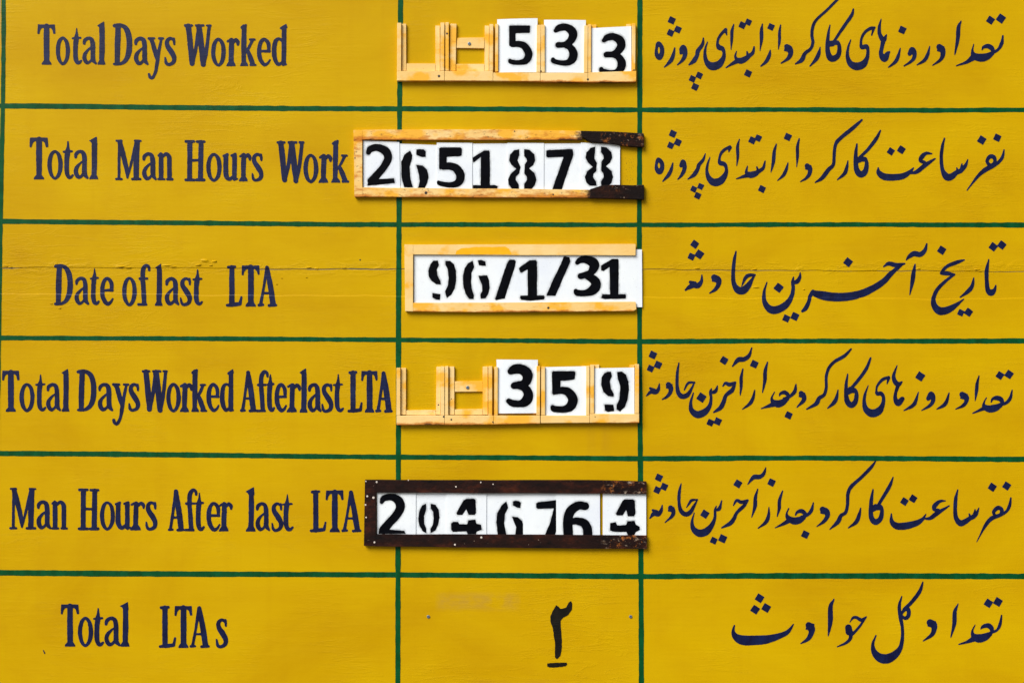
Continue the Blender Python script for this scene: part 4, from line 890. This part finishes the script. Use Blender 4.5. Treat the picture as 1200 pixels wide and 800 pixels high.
o = shape('paint_patch', [('P', [(534, 298.4), (535, 294), (541, 291.0), (560, 289.6), (592, 289.4), (596, 291.5), (600, 298.6)])], 13.0, pat, tr3, wob=0.3)
o['label'] = 'orange yellow paint patch on the top rail'
nails(f3, [(642.5, 360.8, 1.6)], 12.7)

f5 = empty('number_display', W(592, 640), 'dark brown rusted frame in the fifth row, holding 2046764', 'number frame')
prism('side_rail', [(428.2, 561.6), (441.2, 561.6), (441.2, 638.8), (427.0, 638.2)], 0, 14.0, M['brown'], f5, 0.55, wob=0.2)
prism('top_rail', [(441.26, 561.5), (600, 562.0), (700, 562.0), (757.0, 563.6), (757.2, 578.0), (705, 577.4), (600, 577.0), (441.26, 576.2)], 0, 13.7, M['brown'], f5, 0.55, wob=0.25)
prism('bottom_rail', [(441.26, 625.0), (600, 625.4), (757.5, 626.4), (757.6, 642.0), (700, 641.6), (600, 640.6), (441.26, 638.9)], 0, 13.7, M['brown'], f5, 0.55, wob=0.25)
rs = random.Random(5)
wmat = plain('white_paint_spatter', (0.62, 0.55, 0.48), 0.6)
for x, y, r in ((429.4, 563.2, 0.9), (442.0, 564.0, 1.2), (431.0, 580.5, 1.3), (438.2, 582.2, 1.6), (429.0, 590.5, 1.2), (429.7, 605.2, 1.1), (439.4, 634.2, 1.3), (533.4, 637.0, 1.2), (564.2, 628.6, 1.3), (479, 561.9, 0.7), (534.6, 569.5, 1.0), (563.6, 564.4, 0.9), (578, 566.5, .8)):
    disc('paint_fleck', x, y, r, 13.0, 14.0 + 0.3, wmat, f5, n=8)

# ---------------------------------------------------------------- number cards (each slides out by itself)
def card(quad, d, bow, label, numerals, group='white stencilled number cards', thick=1.4, cat='number card', name='number_card', tilt=0.0):
    """quad: four corners clockwise from top left in board units; numerals: (items, label, clip)"""
    (ax, ay), (bx, by), (cx, cy), (dx, dy) = quad
    x0, x1 = min(ax, dx), max(bx, cx); y0, y1 = min(ay, by), max(cy, dy)
    def depth(x, y):
        u = (x - x0) / (x1 - x0); v = (y - y0) / (y1 - y0)
        return d + bow * (4 * u * (1 - u)) + tilt * (1 - v)
    nx, ny = max(6, int((x1 - x0) / 8)), 5
    verts, faces = [], []
    def g(i, j):
        u, v = i / nx, j / ny
        cr = 1.2
        px = (ax * (1 - u) + bx * u) * (1 - v) + (dx * (1 - u) + cx * u) * v
        py = (ay * (1 - u) + by * u) * (1 - v) + (dy * (1 - u) + cy * u) * v
        return px, py
    F_, B_ = {}, {}
    for j in range(ny + 1):
        for i in range(nx + 1):
            px, py = g(i, j); e = depth(px, py)
            F_[i, j] = len(verts); verts.append(W(px, py, e))
            B_[i, j] = len(verts); verts.append(W(px, py, e - thick))
    for j in range(ny):
        for i in range(nx):
            faces.append((F_[i, j + 1], F_[i + 1, j + 1], F_[i + 1, j], F_[i, j]))
            faces.append((B_[i, j], B_[i + 1, j], B_[i + 1, j + 1], B_[i, j + 1]))
    for i in range(nx):
        faces.append((F_[i, 0], F_[i + 1, 0], B_[i + 1, 0], B_[i, 0])); faces.append((B_[i, ny], B_[i + 1, ny], F_[i + 1, ny], F_[i, ny]))
    for j in range(ny):
        faces.append((F_[0, j + 1], F_[0, j], B_[0, j], B_[0, j + 1])); faces.append((F_[nx, j], F_[nx, j + 1], B_[nx, j + 1], B_[nx, j]))
    o = mesh_obj(name, verts, faces, M['white'], None, W((x0 + x1) / 2, y1, d))
    meta(o, label, cat, group)
    for its, lab, clip in numerals:
        nm = 'slash' if lab == '/' else 'numeral'
        inner = (max(ax, dx) + .1, max(ay, by) + .1, min(bx, cx) - .1, min(cy, dy) - .1)
        if clip: inner = (max(inner[0], clip[0]), max(inner[1], clip[1]), min(inner[2], clip[2]), min(inner[3], clip[3]))
        q = shape(nm, its, lambda x, y: depth(x, y) + 0.35, M['spray'], o, wob=0.15, spray=True, clip=inner)
    return o

for c in CARDS(): card(**c)
